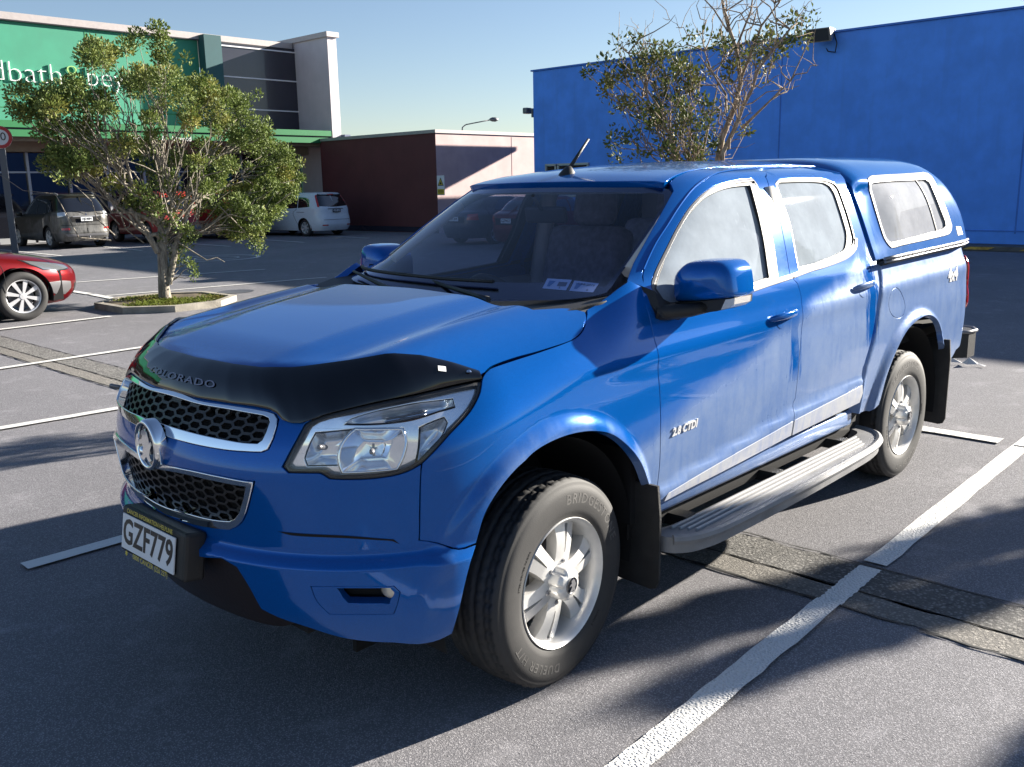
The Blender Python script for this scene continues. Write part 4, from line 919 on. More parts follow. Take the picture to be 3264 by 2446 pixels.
def sym(L): return list(L)+[(-a,b) for a,b in L[::-1] if abs(a)>1e-6]
TR_=empty('pickup_truck',(0,0,0),0,'dusty blue double cab pickup with a blue canopy and black bonnet guard in the foreground','pickup truck')
T=TR_
def child(par,o): o.parent=par; return o
SIDES=((False,1),(True,-1))
HL=PL['headlight'];FL=PL['fascia_low']
# ------------------------------------------------------------ dark innards so no gap shows daylight
mb=MB()
def shell_fn(u,z): return S(u,z)
for mir,sg in SIDES:
    cf=[(1.20+.53*math.cos(a),.40+.53*math.sin(a)) for a in np.linspace(0,2*math.pi,28,endpoint=False)]
    cr=[(4.35+.53*math.cos(a),.40+.53*math.sin(a)) for a in np.linspace(0,2*math.pi,28,endpoint=False)]
    panel('inner_shell',S,outS,[(1.70,.36),(3.85,.36),(3.85,1.20),(1.70,1.20)],M_DARK,T,step=.12,gap=0,off=-.05,depth=0,mirror=mir,sm=0)
    panel('inner_shell',S,outS,[(.82,.92),(1.7,.92),(1.7,1.10),(.95,1.10)],M_DARK,T,step=.12,gap=0,off=-.06,depth=0,mirror=mir,sm=0)
    panel('inner_shell',S,outS,[(3.80,.96),(5.2,.96),(5.2,1.26),(3.80,1.26)],M_DARK,T,step=.12,gap=0,off=-.05,depth=0,mirror=mir,sm=0)
    for cx in (ARCH_F[0]-.02,-3.10):
        wl=MB();wl.lathe([(.492,.40*sg),(.492,(.825 if cx>-1 else .87)*sg)],(cx,0,.40),30,smooth=True,a0=math.radians(-12),a1=math.radians(192))
        wl.box((cx,.40*sg,.55),(1.05,.02,.75));wl.build('wheel_arch_liner',M_DARK,T,fix=False)
mb=MB();mb.box((-1.7,0,.40),(4.6,1.35,.16));mb.box((.35,0,.62),(.9,1.0,.5));mb.box((-1.5,0,.60),(2.1,1.66,.3));mb.build('chassis',M_DARK,T)
panel('inner_shell',S,outS,sym([(0,1.10),(.45,1.07),(.74,.97),(.76,.45),(.45,.40),(0,.40)]),M_DARK,T,step=.1,gap=0,off=-.085,depth=0,sm=0)
# ------------------------------------------------------------ bonnet
bl=[(.905,0),(.88,.25),(.82,.42),(.72,.58),(.62,.68),(.47,.765),(.313,.806),(.262,.800),(.16,.808),(.055,.823),(-.093,.841),(-.16,.834),(-.215,.807),(-.237,.785),(-.186,.740),(-.108,.708),(-.0646,.69),(-.055,.55),(-.075,.3),(-.10,0)]
bon=bl+[(x,-y) for x,y in bl[-2:0:-1]]
panel('bonnet',G,outZ,bon,M_BLUE,T,step=.035,gap=.004,depth=.03)
def CWL(x,y):
    x,y=np.broadcast_arrays(np.asarray(x,float),np.asarray(y,float));return np.stack([x,y,1.256+.034*(np.abs(y)/.74)**2+.105*np.clip(-x-.05,-.2,1)],-1)
cw=[(.02,0),(.02,.5),(-.03,.68),(-.14,.735),(-.24,.772),(-.33,.80),(-.46,.79),(-.42,.72),(-.36,.5),(-.30,.2),(-.285,0)]
panel('cowl',CWL,outZ,cw+[(x,-y) for x,y in cw[-2:0:-1]],M_BLACK,T,step=.06,gap=0,depth=.01)
# ------------------------------------------------------------ bonnet guard
def GD(u,v):
    """smoked guard: from under the nose (v=0) up over the bonnet front (v=1)"""
    u,v=np.broadcast_arrays(np.asarray(u,float),np.asarray(v,float));s=np.sign(u)+(u==0);au=np.abs(u)
    lo=np.array(GLO);hi=np.array(GHI);a=np.stack([np.interp(au,lo[:,0],lo[:,k]) for k in (1,2,3)],-1);b=np.stack([np.interp(au,hi[:,0],hi[:,k]) for k in (1,2,3)],-1)
    p=a+(b-a)*v[...,None];d=np.stack([p[...,0]-.1,p[...,1],.35+0*p[...,2]],-1);d/=np.linalg.norm(d,axis=-1,keepdims=True)
    bul=(.018*np.sin(np.pi*np.clip(v,0,1))**.8+.010*(1-v))*(1-sst(.72,1.,au)*.75)
    p=p+d*bul[...,None];p[...,1]*=s;return p
_gu=np.array([0,.08,.19,.27,.31,.34,.365,.41,.46,.58,.68,.7685,.85,.93])
_gz=np.interp(_gu,[0,.0863,.1867,.2693,.311,.3385,.3655,.4113,.4617,.5798,.7685,.9224],[1.098,1.0966,1.0983,1.0985,1.0944,1.085,1.064,1.066,1.0926,1.1205,1.1372,1.1500])
GLO=[]
for u,z in zip(_gu,_gz):
    q=S(u,z);GLO.append((u,float(q[0]),float(q[1]),float(q[2])))
PT=np.array(PL['prot_top']);PT=np.vstack([[.83,0.0],PT[1:]])
_s=np.concatenate([[0],np.cumsum(np.hypot(*np.diff(PT,axis=0).T))]);_s/=_s[-1]
_su=np.clip(_gu/.93,0,1)
GHI=[]
for u,t in zip(_gu,_su):
    x=float(np.interp(t,_s,PT[:,0]));y=float(np.interp(t,_s,PT[:,1]));GHI.append((u,x,y,float(G(x,y)[2])+.012))
gp=[(u,0.) for u in np.linspace(0,.93,40)]+[(u,1.) for u in np.linspace(.93,0,40)]
gp=gp+[(-u,v) for u,v in gp[::-1] if u>1e-6]
def outG(P): return np.stack([P[...,0]-.2,P[...,1],.6+0*P[...,0]],-1)
bg_=panel('bonnet_guard',GD,outG,gp,M_PROT,T,step=(.02,.12),gap=0,depth=.006,roll=.002,sm=0)
def guard_text(V):
    u=-V[:,0]*.70;u=V[:,0]*.70;P,N=surf_normals(GD,u,.36+V[:,1]*3.4,outG);return P+N*.0035
put_text('lettering','COLORADO',.070,lambda V:guard_text(V),simple('grey guard lettering',(.16,.17,.24),.45),bg_,ext=0,spacing=1.12,bold=.001)
for mir,sg in SIDES:
    mb=MB();P,N=surf_normals(GD,np.array([.80,.885])*sg,np.array([.55,.52]),outG)
    q=P[1]+N[1]*.003;mb.lathe([(0,.006),(.006,.005),(.009,0)],tuple(q),12,axis='z');mb.build('stud',M_CHROME,bg_)
    if sg>0:
        q=P[0]+N[0]*.003;t=P[1]-P[0];t/=np.linalg.norm(t);b2=np.cross(N[0],t);mb=MB();mb.add([tuple(q+t*a*.013+b2*b*.009) for a,b in ((-1,-1),(1,-1),(1,1),(-1,1))],[(0,1,2,3)]);mb.build('label',M_WHITE,bg_)
# ------------------------------------------------------------ wings, bumper skin
GAPF=[(.9999*0+u,z) for u,z in PL['wing'][16:26]]
wing=[(u,z) for u,z in PL['wing']]
for mir,sg in SIDES:
    panel('wing',S,outS,wing,M_BLUE,T,step=.0115,mirror=mir,depth=.03,sm=30)
up=[(0,1.118),(.2,1.122),(.33,1.115),(.40,1.10),(.452,1.096)]+[HL[-1]]+HL[0:13]+[(.7182,.8191),(.7112,.70)]+FL[1:-1]+[(.135,.615),(0,.612)]
gu_o=[(0,1.099)]+PL['gu_out'][1:];gu_i=[(0,1.083)]+PL['gu_in'][1:];gl_o=[(0,.887)]+PL['gl_out'];gl_i=[(0,.874)]+PL['gl_in']
gu_o[-1]=(gu_o[-1][0],gu_o[-1][1]);gu_o+= [(0,.968)];gu_i+=[(0,1.0)];gl_o=gl_o[:-1]+[(.10,.712),(0,.700)];gl_i=gl_i[:-1]+[(.10,.745),(0,.735)]
def symr(L): return list(L)+[(-a,b) for a,b in L[::-1] if abs(a)>1e-3]
GUO,GUI,GLO_,GLI=map(symr,(gu_o,gu_i,gl_o,gl_i))
FO=PL['fog_outer'];FI=PL['fog_inner'];FOR=[(-a,b) for a,b in FO]
bp_=panel('front_bumper',S,outS,symr(up),M_BLUE,T,holes=[GUO,GLO_,FO,FOR],step=.015,depth=.03,sm=33)
for mir,sg in SIDES:
    panel('fog_lamp_surround',S,outS,FO,M_BLUE,bp_,holes=[FI],step=.02,gap=.001,mirror=mir,offn=lambda u,v:-.022*sst(0.,.02,dseg(np.stack([np.abs(u),v],1),FO)),depth=.03)
    fp=panel('fog_lamp',S,outS,FI,M_DARK,bp_,step=.03,gap=0,off=-.07,depth=0,mirror=mir)
    P,N=surf_normals(S,np.array([.63])*sg,np.array([.545]),outS);q=P[0]-N[0]*.04
    mb=MB();mb.lathe([(0,.02),(.018,.017),(.030,.006),(.032,-.03)],tuple(q),20,axis='x');mb.build('bulb',simple('fog lamp glass',(.55,.52,.45),.12,.3,coat=1),fp)
mb=MB();SLOT=PL['slot']
for mir,sg in SIDES:
    panel('bumper_seam',S,outS,SLOT,M_DARK,bp_,step=.02,gap=0,off=.0015,depth=0,mirror=mir)
# lower valance between the bumper corners
vl=[(0,.60),(.135,.605),(.21,.620),(.2513,.602),(.272,.545),(.298,.472),(.335,.452),(.40,.424),(.30,.36),(.1,.36),(0,.36)]
panel('lower_valance',S,outS,symr(vl),simple('brown black valance plastic',(.020,.014,.013),.35,bump=.1,bscale=90),T,step=.03,gap=.002,off=-.045,depth=.02)
# ------------------------------------------------------------ grilles
def hexmesh(name,poly,par,off,cw_=.041,ch=.040,bw=.0040,dp=.012):
    mb=MB();A=np.array(poly);lo=A.min(0);hi=A.max(0);seen=set();E_=[]
    a=cw_/2;h=ch/2
    ni=int((hi[0]-lo[0])/(cw_*.80))+3;nj=int((hi[1]-lo[1])/ch)+3
    for i in range(-ni,ni):
        for j in range(-nj,nj):
            cx=i*cw_*.80;cy=(lo[1]+hi[1])/2+(j+(.5 if i%2 else 0))*ch
            V=[(cx-a*.98*.55,cy-h),(cx+a*.55,cy-h),(cx+a*1.05,cy),(cx+a*.55,cy+h),(cx-a*.55,cy+h),(cx-a*1.05,cy)]
            for k in range(6):
                p,q=V[k],V[(k+1)%6];key=tuple(sorted([(round(p[0],3),round(p[1],3)),(round(q[0],3),round(q[1],3))]))
                if key in seen: continue
                seen.add(key);E_.append((p,q))
    M=np.array([((p[0]+q[0])/2,(p[1]+q[1])/2) for p,q in E_]);k=inside(M,poly)
    for (p,q),ok in zip(E_,k):
        if not ok: continue
        p=np.array(p);q=np.array(q);d=q-p;d/=np.hypot(*d);nn=np.array([-d[1]*.75,d[0]])*bw
        L=np.array([p+nn,q+nn,q-nn,p-nn]);P,N=surf_normals(S,L[:,0],L[:,1],outS)
        f=P+N*off;b=P+N*(off-dp)
        mb.add([tuple(x) for x in np.vstack([f,b])],[(0,1,2,3),(4,7,6,5),(0,4,5,1),(2,6,7,3),(1,5,6,2),(3,7,4,0)])
    return mb.build(name,M_GRILLE,par)
for nm,po,pi,ch in (('upper_grille',GUO,GUI,.026),('lower_grille',GLO_,GLI,.030)):
    sr=panel(nm,S,outS,po,M_CHROME,T,holes=[pi],step=.02,gap=.002,offn=lambda u,v,po=po:.013*np.sqrt(np.clip(dseg(np.stack([u,v],1),po)/.012,0,1))+.001,depth=.035,sm=30,roll=.004)
    panel('backing',S,outS,pi,M_DARK,sr,step=.05,gap=0,off=-.05,depth=0)
    hexmesh('mesh_insert',smooth_poly(pi,30,.02),sr,-.016,ch=ch)
# emblem
EM=empty('emblem',(0,0,0));EM.parent=T
def emb(a,b,d): return (.992+d,a*1.0,.945+b)
def lathe_emb(name,prof,mat,par):
    mb=MB();V=[];n=44
    for r,d in prof:
        for k in range(n):
            t=2*math.pi*k/n;V.append(emb(r*.86*math.cos(t),r*math.sin(t),d))
    F=[(i*n+k,i*n+(k+1)%n,(i+1)*n+(k+1)%n,(i+1)*n+k) for i in range(len(prof)-1) for k in range(n)]
    mb.add(V,F,0,True);return mb.build(name,mat,par,fix=False)
bpy.data.objects.remove(EM)
EM=lathe_emb('emblem',[(.083,0),(.084,.03),(.080,.040),(.073,.042),(.067,.036),(.066,.030)],M_CHROME,T)
lathe_emb('disc',[(.0665,.030),(.04,.031),(.0005,.031)],M_GLOSSBLK,EM)
LION=[(-.045,-.052),(-.020,-.058),(.004,-.040),(.022,-.056),(.036,-.050),(.028,-.030),(.036,-.012),(.048,.004),(.046,.020),(.036,.012),(.034,.030),(.022,.050),(.008,.060),(-.004,.054),(-.016,.050),(-.022,.038),(-.012,.032),(-.020,.020),(-.034,.016),(-.044,.004),(-.036,-.002),(-.020,.004),(-.012,-.010),(-.022,-.024)]
mb=MB();mb.prism([(a*.92,b*.92) for a,b in LION],.031,.041,fn=lambda a,b,z:emb(a,b,z));mb.build('lion_figure',M_CHROME,EM)
mb=MB();V,n=[],20
mb.lathe([(0,.012),(.008,.011),(.015,.006),(.017,0)],emb(-.030,-.026,.033),20,axis='x');mb.build('stone_figure',M_CHROME,EM)
# ------------------------------------------------------------ number plate
PLT=MB();tilt=Matrix.Rotation(math.radians(-9),3,'Y')
PLT.box((1.012,.01,.618),(.075,.44,.158),rot=tilt,bev=.012);hold=PLT.build('number_plate',M_BLACK,T)
def pl(a,b,d):
    v=tilt@Vector((d,0,b));return (1.052+v.x,a,.622+v.z)
mb=MB();mb.prism([(-.18,-.059),(.18,-.059),(.18,.059),(-.18,.059)],0,.004,fn=lambda a,b,z:pl(a,b,z+.002));mb.build('plate',M_WHITE,hold)
def plate_text(V,ox=0,oz=0,d=.0068,sx=1.,sz=1.): return np.array([pl(a*sx+ox,b*sz+oz,d+c) for a,b,c in V])
put_text('registration','GZF779',.118,lambda V:plate_text(V,0,-.001,sx=.86),M_PLBLK,hold,ext=.0006,bold=.0022,spacing=1.02)
put_text('frame_lettering','CANCER INFORMATION HELPLINE',.021,lambda V:plate_text(V,0,.071,.004,.96),M_YEL,hold,bold=.0002)
put_text('frame_lettering','0800 CANCER (226 237)',.024,lambda V:plate_text(V,.02,-.073,.004,.96),M_YEL,hold,bold=.0002)
mb=MB();mb.prism([(.010*math.cos(a)*(1 if i%2 else .55),.010*math.sin(a)*(1 if i%2 else .55)) for i,a in enumerate(np.linspace(0,2*math.pi,12,endpoint=False))],0,.001,fn=lambda a,b,z:pl(a-.145,b-.073,.004+z));mb.build('flower_mark',M_YEL,hold)
# ------------------------------------------------------------ headlights
def dish(name,poly,par,mat,mir,d0,d1,sc=.55,seg=7):
    if mir: poly=[(-a,b) for a,b in poly]
    L=np.array(smooth_poly(poly,30,.012));c=L.mean(0);n=len(L);V=[];F=[]
    for k in range(seg+1):
        t=k/seg;s=1-(1-sc)*t;q=c+(L-c)*s;P,N=surf_normals(S,q[:,0],q[:,1],outS);V+=[tuple(x) for x in P+N*(d0+(d1-d0)*math.sin(t*math.pi/2))]
    for k in range(seg):
        for i in range(n): F.append((k*n+i,k*n+(i+1)%n,(k+1)*n+(i+1)%n,(k+1)*n+i))
    b=len(V);P,N=surf_normals(S,c[None,0],c[None,1],outS);V.append(tuple(P[0]+N[0]*d1));F+=[(seg*n+i,seg*n+(i+1)%n,b) for i in range(n)]
    mb=MB();mb.add(V,F,0,True);o=mb.build(name,mat,par,fix=False);return o,P[0],N[0]
def fluted(n,c,rough,metal,sc,st):
    m,t,b=newmat(n);h=NT(t);tc=h.n('ShaderNodeTexCoord').outputs['Object'];b.inputs['Base Color'].default_value=(*c,1);b.inputs['Roughness'].default_value=rough;b.inputs['Metallic'].default_value=metal
    w_=h.n('ShaderNodeTexWave',wave_type='BANDS',bands_direction='Z',wave_profile='SAW');w_.inputs['Scale'].default_value=sc;w_.inputs['Distortion'].default_value=.4;h.l(tc,w_.inputs[0])
    h.l(h.bump(w_.outputs[1],st,.01),b.inputs['Normal']);return m
M_BEZ=fluted('fluted headlamp bezel',(.90,.93,.97),.12,.75,9,.7);M_REFL2=fluted('fluted lamp reflector',(.90,.93,.97),.12,.7,14,.6);M_BEZD=simple('smoked headlamp bezel',(.10,.11,.13),.2,.8)
for mir,sg in SIDES:
    hp=HL
    hd=panel('headlight',S,outS,hp,M_BLACK,T,holes=[inset(smooth_poly(hp,38,.02),.010 if area2(hp)>0 else .010)],step=.03,gap=.002,off=-.004,depth=.05,mirror=mir,sm=33)
    ops=[PL['hl_main'],PL['hl_inner'],PL['hl_turn'],PL['hl_strip']]
    panel('bezel',S,outS,hp,M_BEZ,hd,holes=ops,step=.03,gap=.006,off=-.022,depth=.02,mirror=mir,roll=.004)
    for nm,po,d1,sc in (('main_reflector',ops[0],-.080,.35),('inner_reflector',ops[1],-.070,.5),('turn_reflector',ops[2],-.06,.6),('strip_reflector',ops[3],-.050,.8)):
        o,p,nv=dish(nm,po,hd,M_REFL2 if nm!='main_reflector' else M_REFL,mir,-.020,d1,sc)
        if nm in('main_reflector','inner_reflector'):
            mb=MB();q=[tuple(p+nv*t) for t in (.0,.03,.055,.06)];mb.tube(q,[.008,.008,.007,.003],12);mb.build('bulb',M_CHROMES,o)
        if nm=='strip_reflector':
            for k in range(3):
                uu=np.linspace(.62,.74,8)*sg;P,N=surf_normals(S,uu,np.full(8,1.062+.010*k)+(np.abs(uu)-.62)*.12,outS);mb=MB();mb.tube([tuple(a-b*.034) for a,b in zip(P,N)],.0035,6);mb.build('louvre',M_BEZD if k else simple('amber bulb',(.5,.16,.03),.2,coat=1),o)
    # slim brow and ring
    L=np.array(smooth_poly([( -a if mir else a,b) for a,b in PL['hl_main']],30,.012));P,N=surf_normals(S,L[:,0],L[:,1],outS);mb=MB();mb.tube([tuple(a-b*.018) for a,b in zip(P,N)]+[tuple(P[0]-N[0]*.018)],.0045,6);mb.build('lamp_ring',M_CHROME,hd)
    panel('lens',S,outS,hp,M_CLEAR,hd,step=.025,gap=.006,off=.001,depth=0,mirror=mir)
# ------------------------------------------------------------ windscreen, pillars, roof
ws=[(0,1.7300),(.15,1.7298),(.378,1.7259),(.5128,1.7233)]+PL['windscreen']+[(.42,1.325),(.25,1.312),(0,1.305)]
WSP=symr(ws)
wsf=smooth_poly(WSP,38,.03)
wg_=panel('windscreen',C,outC,WSP,M_WS,T,step=.04,gap=.002,off=-.008,depth=0)
panel('black_border',C,outC,WSP,M_GLOSSBLK,wg_,holes=[inset(smooth_poly([(0,1.7300),(.3,1.7268),(.50,1.722),(.5828,1.712),(.600,1.69)]+PL['windscreen'][3:]+[(.42,1.36),(.25,1.352),(0,1.348)]+[(-a,b) for a,b in ([(.3,1.7268),(.50,1.722),(.5828,1.712),(.600,1.69)]+PL['windscreen'][3:]+[(.42,1.36),(.25,1.352)])[::-1]],38,.03),.022)],step=.03,gap=.003,off=-.011,depth=0)
DF=PL['drip_front'];DRR=PL['drip_rear']
pil=[(.575,1.330),(.60,1.352),(.6241,1.3778),(.6815,1.3573)]
pil=[(.6155,1.400),(.612,1.352),(.70,1.318),(.6985,1.3450)]+DF[1:]+DRR[1:]+[(2.12,1.7975),(1.5,1.7985),(1.1,1.7975),(.8872,1.7945),(.756,1.7885),(.6553,1.777),(.5942,1.7566),(.5724,1.7335),(.5900,1.7180),(.6109,1.6976)]+PL['ap_in'][1:]
for mir,sg in SIDES:
    panel('roof_pillar',C,outC,pil,M_BLUE,T,step=.03,mirror=mir,depth=.025,gap=.002,sm=33)
rf=[(-.935,0),(-.95,.3),(-.985,.48),(-1.012,.578),(-1.043,.576),(-1.149,.551),(-1.269,.526),(-1.393,.508),(-1.513,.495),(-1.9,.486),(-2.3,.486),(-2.62,.488)]
rfp=rf+[(-2.62,0)]+[(x,-y) for x,y in rf[:0:-1]]
panel('roof',R,outZ,rfp,M_BLUE,T,step=.05,gap=.003,depth=.025)
mb=MB();P=[R(-2.0,y) for y in np.linspace(-.6,.6,5)]
# drip bead along the top of the door frames
for mir,sg in SIDES:
    strip('drip_bead',C,outC,PL['drip_front'][2:-1]+PL['drip_rear'],.008,M_BLUE,T,mirror=mir,off=.004,thick=.006)
# ------------------------------------------------------------ doors
fd=XZ('front_door');rd=XZ('rear_door')
gb=XZ('#gapB');df=XZ('#drip_front');dr=XZ('#drip_rear');cr=XZ('#cab_rear')
fd_edge=fd[:10]                       # front edge downwards
gap_up=fd[11:20]                      # door gap upwards (S part)
fpoly=fd_edge+[fd[10]]+gap_up+[(-1.667,1.295)]+gb[::-1][0:-1]+[(-1.89,1.785)]+df[::-1][1:]
fpoly=fpoly
win_f=[(-.588,1.345),(-.61,1.30),(-.66,1.274),(-.80,1.268),(-1.0,1.275)]+[(-1.277,1.292),(-1.471,1.304)]+XZ('#frame_f_out')[::-1]
gl_f=XZ('#glass_f')
glf=[(-.62,1.345),(-.64,1.305),(-.68,1.288),(-.80,1.282),(-1.0,1.288),(-1.277,1.303),(-1.45,1.315)]+[p for p in gl_f[::-1]]
rpoly=[(-1.667,1.295)]+gap_up[::-1]+[fd[11]]+[(-2.368,.676)]+[(gx,z) for z,gx in zip(GXZ[0][2:12],GXZ[1][2:12])]+[(-2.606,1.285)]+cr[::-1]+dr[::-1][1:]+gb[1:]
rpoly=[p for i,p in enumerate(rpoly) if i==0 or math.hypot(p[0]-rpoly[i-1][0],p[1]-rpoly[i-1][1])>.004]
fr_o=XZ('#frame_r_out');gl_r=XZ('#glass_r')
# handles: (x,z)
HND=((-1.49,1.140),(-2.37,1.190))
TRIM_F=[(-.60,1.262),(-.80,1.258),(-1.0,1.262),(-1.26,1.277),(-1.45,1.290),(-1.66,1.302)]
TRIM_R=[(-1.672,1.303),(-1.88,1.319),(-2.0,1.324),(-2.18,1.337),(-2.30,1.352),(-2.41,1.384),(-2.452,1.425)]
def handle(par,D_,x,z,sg):
    # recessed cup, paddle and lock
    cup=[(x-.055,z-.018),(x-.02,z-.042),(x+.03,z-.048),(x+.06,z-.03),(x+.062,z+.01),(x+.03,z+.04),(x-.02,z+.045),(x-.055,z+.025)]
    o=panel('door_handle',D_,outY,cup,M_BLUE,par,step=.008,gap=0,off=.0015,depth=0,offn=lambda u,v:-.020*np.exp(-(((u-x)/.045)**2+((v-z)/.034)**2)**2)*1)
    mb=MB();xs=np.linspace(-.125,.125,13);V=[]
    P,N=surf_normals(D_,x+xs,z+.004+xs*-.02,outY);k=10
    for i,(p,nv) in enumerate(zip(P,N)):
        e=abs(xs[i])/.125;h_=.0165*(1-.25*e**2) if e<.97 else .009;st=.030*(1-e**2.6)+.004;th=.0085 if e<.97 else .004
        for j in range(k):
            a=2*math.pi*j/k;V.append(tuple(p+nv*(st+th*math.sin(a))+np.array([0,0,1.])*h_*math.cos(a)))
    F=[(i*k+j,i*k+(j+1)%k,(i+1)*k+(j+1)%k,(i+1)*k+j) for i in range(len(xs)-1) for j in range(k)]
    mb.add(V,F,0,True);mb.add(V[:k],[list(range(k))]);mb.add(V[-k:],[list(range(k))]);mb.build('grip',M_BLUE,o if False else par,smooth_angle=60)
    return o
M_SILL=paint('dusty sunlit sill paint',(.003,.105,.44),dust=.80,dust_sheen_col=(.42,.42,.41),wlo=.92)  # dust, coloured paler to carry the sun on the band
for mir,sg in SIDES:
    D_=DR if mir else DL
    d1=panel('front_door',D_,outY,fpoly,M_BLUE,T,holes=[win_f],step=.03,depth=.03,sm=30)
    d2=panel('rear_door',D_,outY,rpoly,M_BLUE,T,holes=[fr_o],step=.03,depth=.03,sm=30)
    for d,wo,gl in ((d1,win_f,glf),(d2,fr_o,gl_r)):
        wi=inset(smooth_poly(wo,38,.02),.009);wi=[tuple(q) for q in wi]
        tr=panel('window_trim',D_,outY,wo,M_MOULD if not mir else M_BLACK,d,holes=[wi],step=.02,gap=.0005,off=.001,depth=.012,sm=0 if False else 38)
        panel('window_seal',D_,outY,wi,M_BLACK,tr,holes=[gl],step=.02,gap=0,off=-.006,depth=.010,sm=38)
        w_=panel('window',D_,outY,gl,M_CLEANG if mir else M_SIDEG,d,step=.05,gap=-.002,off=-.014,depth=0)
    # black run channel at the rear of each pane
    panel('window_channel',D_,outY,[(-1.46,1.313),(-1.545,1.313)]+XZ('#frame_f_out')[::-1][1:6]+[(-1.61,1.722),(-1.565,1.718),(-1.548,1.66),(-1.53,1.56),(-1.505,1.45)],M_BLACK,d1,step=.03,gap=.001,off=.0005,depth=0,sm=30)
    strip('belt_trim',D_,outY,TRIM_F,.024,M_CHROMES if not mir else M_BLACK,d1,off=.008)
    strip('belt_trim',D_,outY,TRIM_R,.024,M_CHROMES if not mir else M_BLACK,d2,off=.008)
    handle(d1,D_,*HND[0],sg);handle(d2,D_,*HND[1],sg)
    # rocker band under the crease
    b1=[(-.60,.552),(-.75,.568),(-1.0,.592),(-1.3,.617),(-1.606,.642),(-1.606,.572),(-1.3,.556),(-1.0,.542),(-.75,.533),(-.58,.524)]
    panel('sill_band',D_,outY,b1,M_SILL,d1,step=.03,gap=.001,off=.0022,depth=.004,sm=30)
    b2=[(-1.620,.643),(-1.9,.658),(-2.362,.683),(-2.385,.640),(-2.36,.590),(-1.9,.578),(-1.620,.570)]
    panel('sill_band',D_,outY,b2,M_SILL,d2,step=.03,gap=.001,off=.0022,depth=.004,sm=30)
    if not mir:
        def on(x0,z0,sx=-1.,dz=.0,sl=0.):
            def f(V):
                x=x0+sx*V[:,0];z=z0+V[:,1]+sl*(V[:,0]);P,N=surf_normals(DL,x,z,outY);return P+N*(.003+V[:,2])[:,None]
            return f
        put_text('badge','2.8 CTDI',.044,on(-.70,.796,sl=.02),simple('badge silver',(.72,.72,.72),.3,.3),d1,ext=.0025,bold=.0016,shear=.18,spacing=1.05)
# rocker under the doors
for mir,sg in SIDES:
    mb=MB();mb.box((-1.46,.835*sg,.50),(1.86,.055,.085),bev=.018);mb.build('rocker_panel',M_BLUE,T,smooth_angle=50)
# ------------------------------------------------------------ tray (bed) sides, tail
bed=[(u,z) for u,z in PL['bed']]
arch=bed[11:26]
front=[(3.6697,.6098)]+[(u,z) for u,z in PL['rear_door'][12:21]]
bedp=[(3.862,1.283),(4.5128,1.3001),(5.17,1.320),(5.30,1.318),(5.52,1.312),(5.52,1.0),(5.50,.80),(5.40,.69),(5.20,.672),(5.1021,.655),(5.0587,.6162)]+arch+[(3.7867,.5054),(3.68,.512),(3.608,.530)]+[(1.25-gx+.006,z) for z,gx in zip(GXZ[0][1:12],GXZ[1][1:12])]
fuel=PL['fuel']
for mir,sg in SIDES:
    bd=panel('tray_side',S,outS,bedp,M_BLUE,T,holes=[fuel] if not mir else [],step=.03,depth=.03,sm=30)if False else panel('tray_side',S,outS,bedp,M_BLUE,T,holes=[fuel] if not mir else [],step=.016,depth=.03,sm=30,mirror=mir)
    if not mir:
        panel('fuel_flap',S,outS,fuel,M_BLUE,bd,step=.03,gap=.003,depth=.012)
        def onS(u0,z0,d=.003):
            def f(V):
                P,N=surf_normals(S,u0+V[:,0],z0+V[:,1],outS);return P+N*(d+V[:,2])[:,None]
            return f
        put_text('badge','4x4',.115,onS(4.915,1.146),simple('silver sticker',(.62,.62,.62),.35,.2),bd,ext=.0008,bold=.004,shear=.22,spacing=.95)
    tl=[(5.30,1.235),(5.55,1.235),(5.55,.905),(5.34,.905),(5.27,.945),(5.262,1.0),(5.30,1.045),(5.285,1.075),(5.26,1.10),(5.255,1.20)]
    lt=panel('tail_light',S,outS,tl,M_RED,T,step=.03,gap=.001,off=.016,depth=.03,mirror=mir,roll=.006)
    panel('white_band',S,outS,[(5.36,1.05),(5.55,1.05),(5.55,1.09),(5.36,1.09)],simple('clear lamp band',(.6,.6,.6),.15,coat=1),lt,step=.03,gap=0,off=.019,depth=0,mirror=mir)
mb=MB();mb.box((-4.20,0,.98),(.04,1.36,.68),bev=.015);tg=mb.build('tailgate',M_BLUE,T,smooth_angle=50)
mb=MB();mb.box((-4.225,0,1.16),(.02,.26,.07),bev=.008);mb.build('handle',M_BLACK,tg)
mb=MB();mb.box((-3.2,0,.78),(1.9,1.5,.05));mb.box((-2.62,0,1.0),(.05,1.5,.6));mb.build('tray_floor',M_DARK,T)
# rear step bumper
pts=[(-4.06,.80),(-4.14,.875),(-4.25,.885),(-4.33,.84),(-4.36,.74),(-4.37,0)]
pb=pts+[(x,-y) for x,y in pts[-2::-1]]+[(-4.16,-.70),(-4.16,.70)]
mb=MB();mb.prism(pb,.56,.735);rb=mb.build('rear_bumper',M_BLACK,T,smooth_angle=30)
mb=MB();mb.tube([(x,y,.732) for x,y in pts]+[(x,-y,.732) for x,y in pts[-2::-1]],.012,8);mb.build('step_edge',M_STEEL,rb)
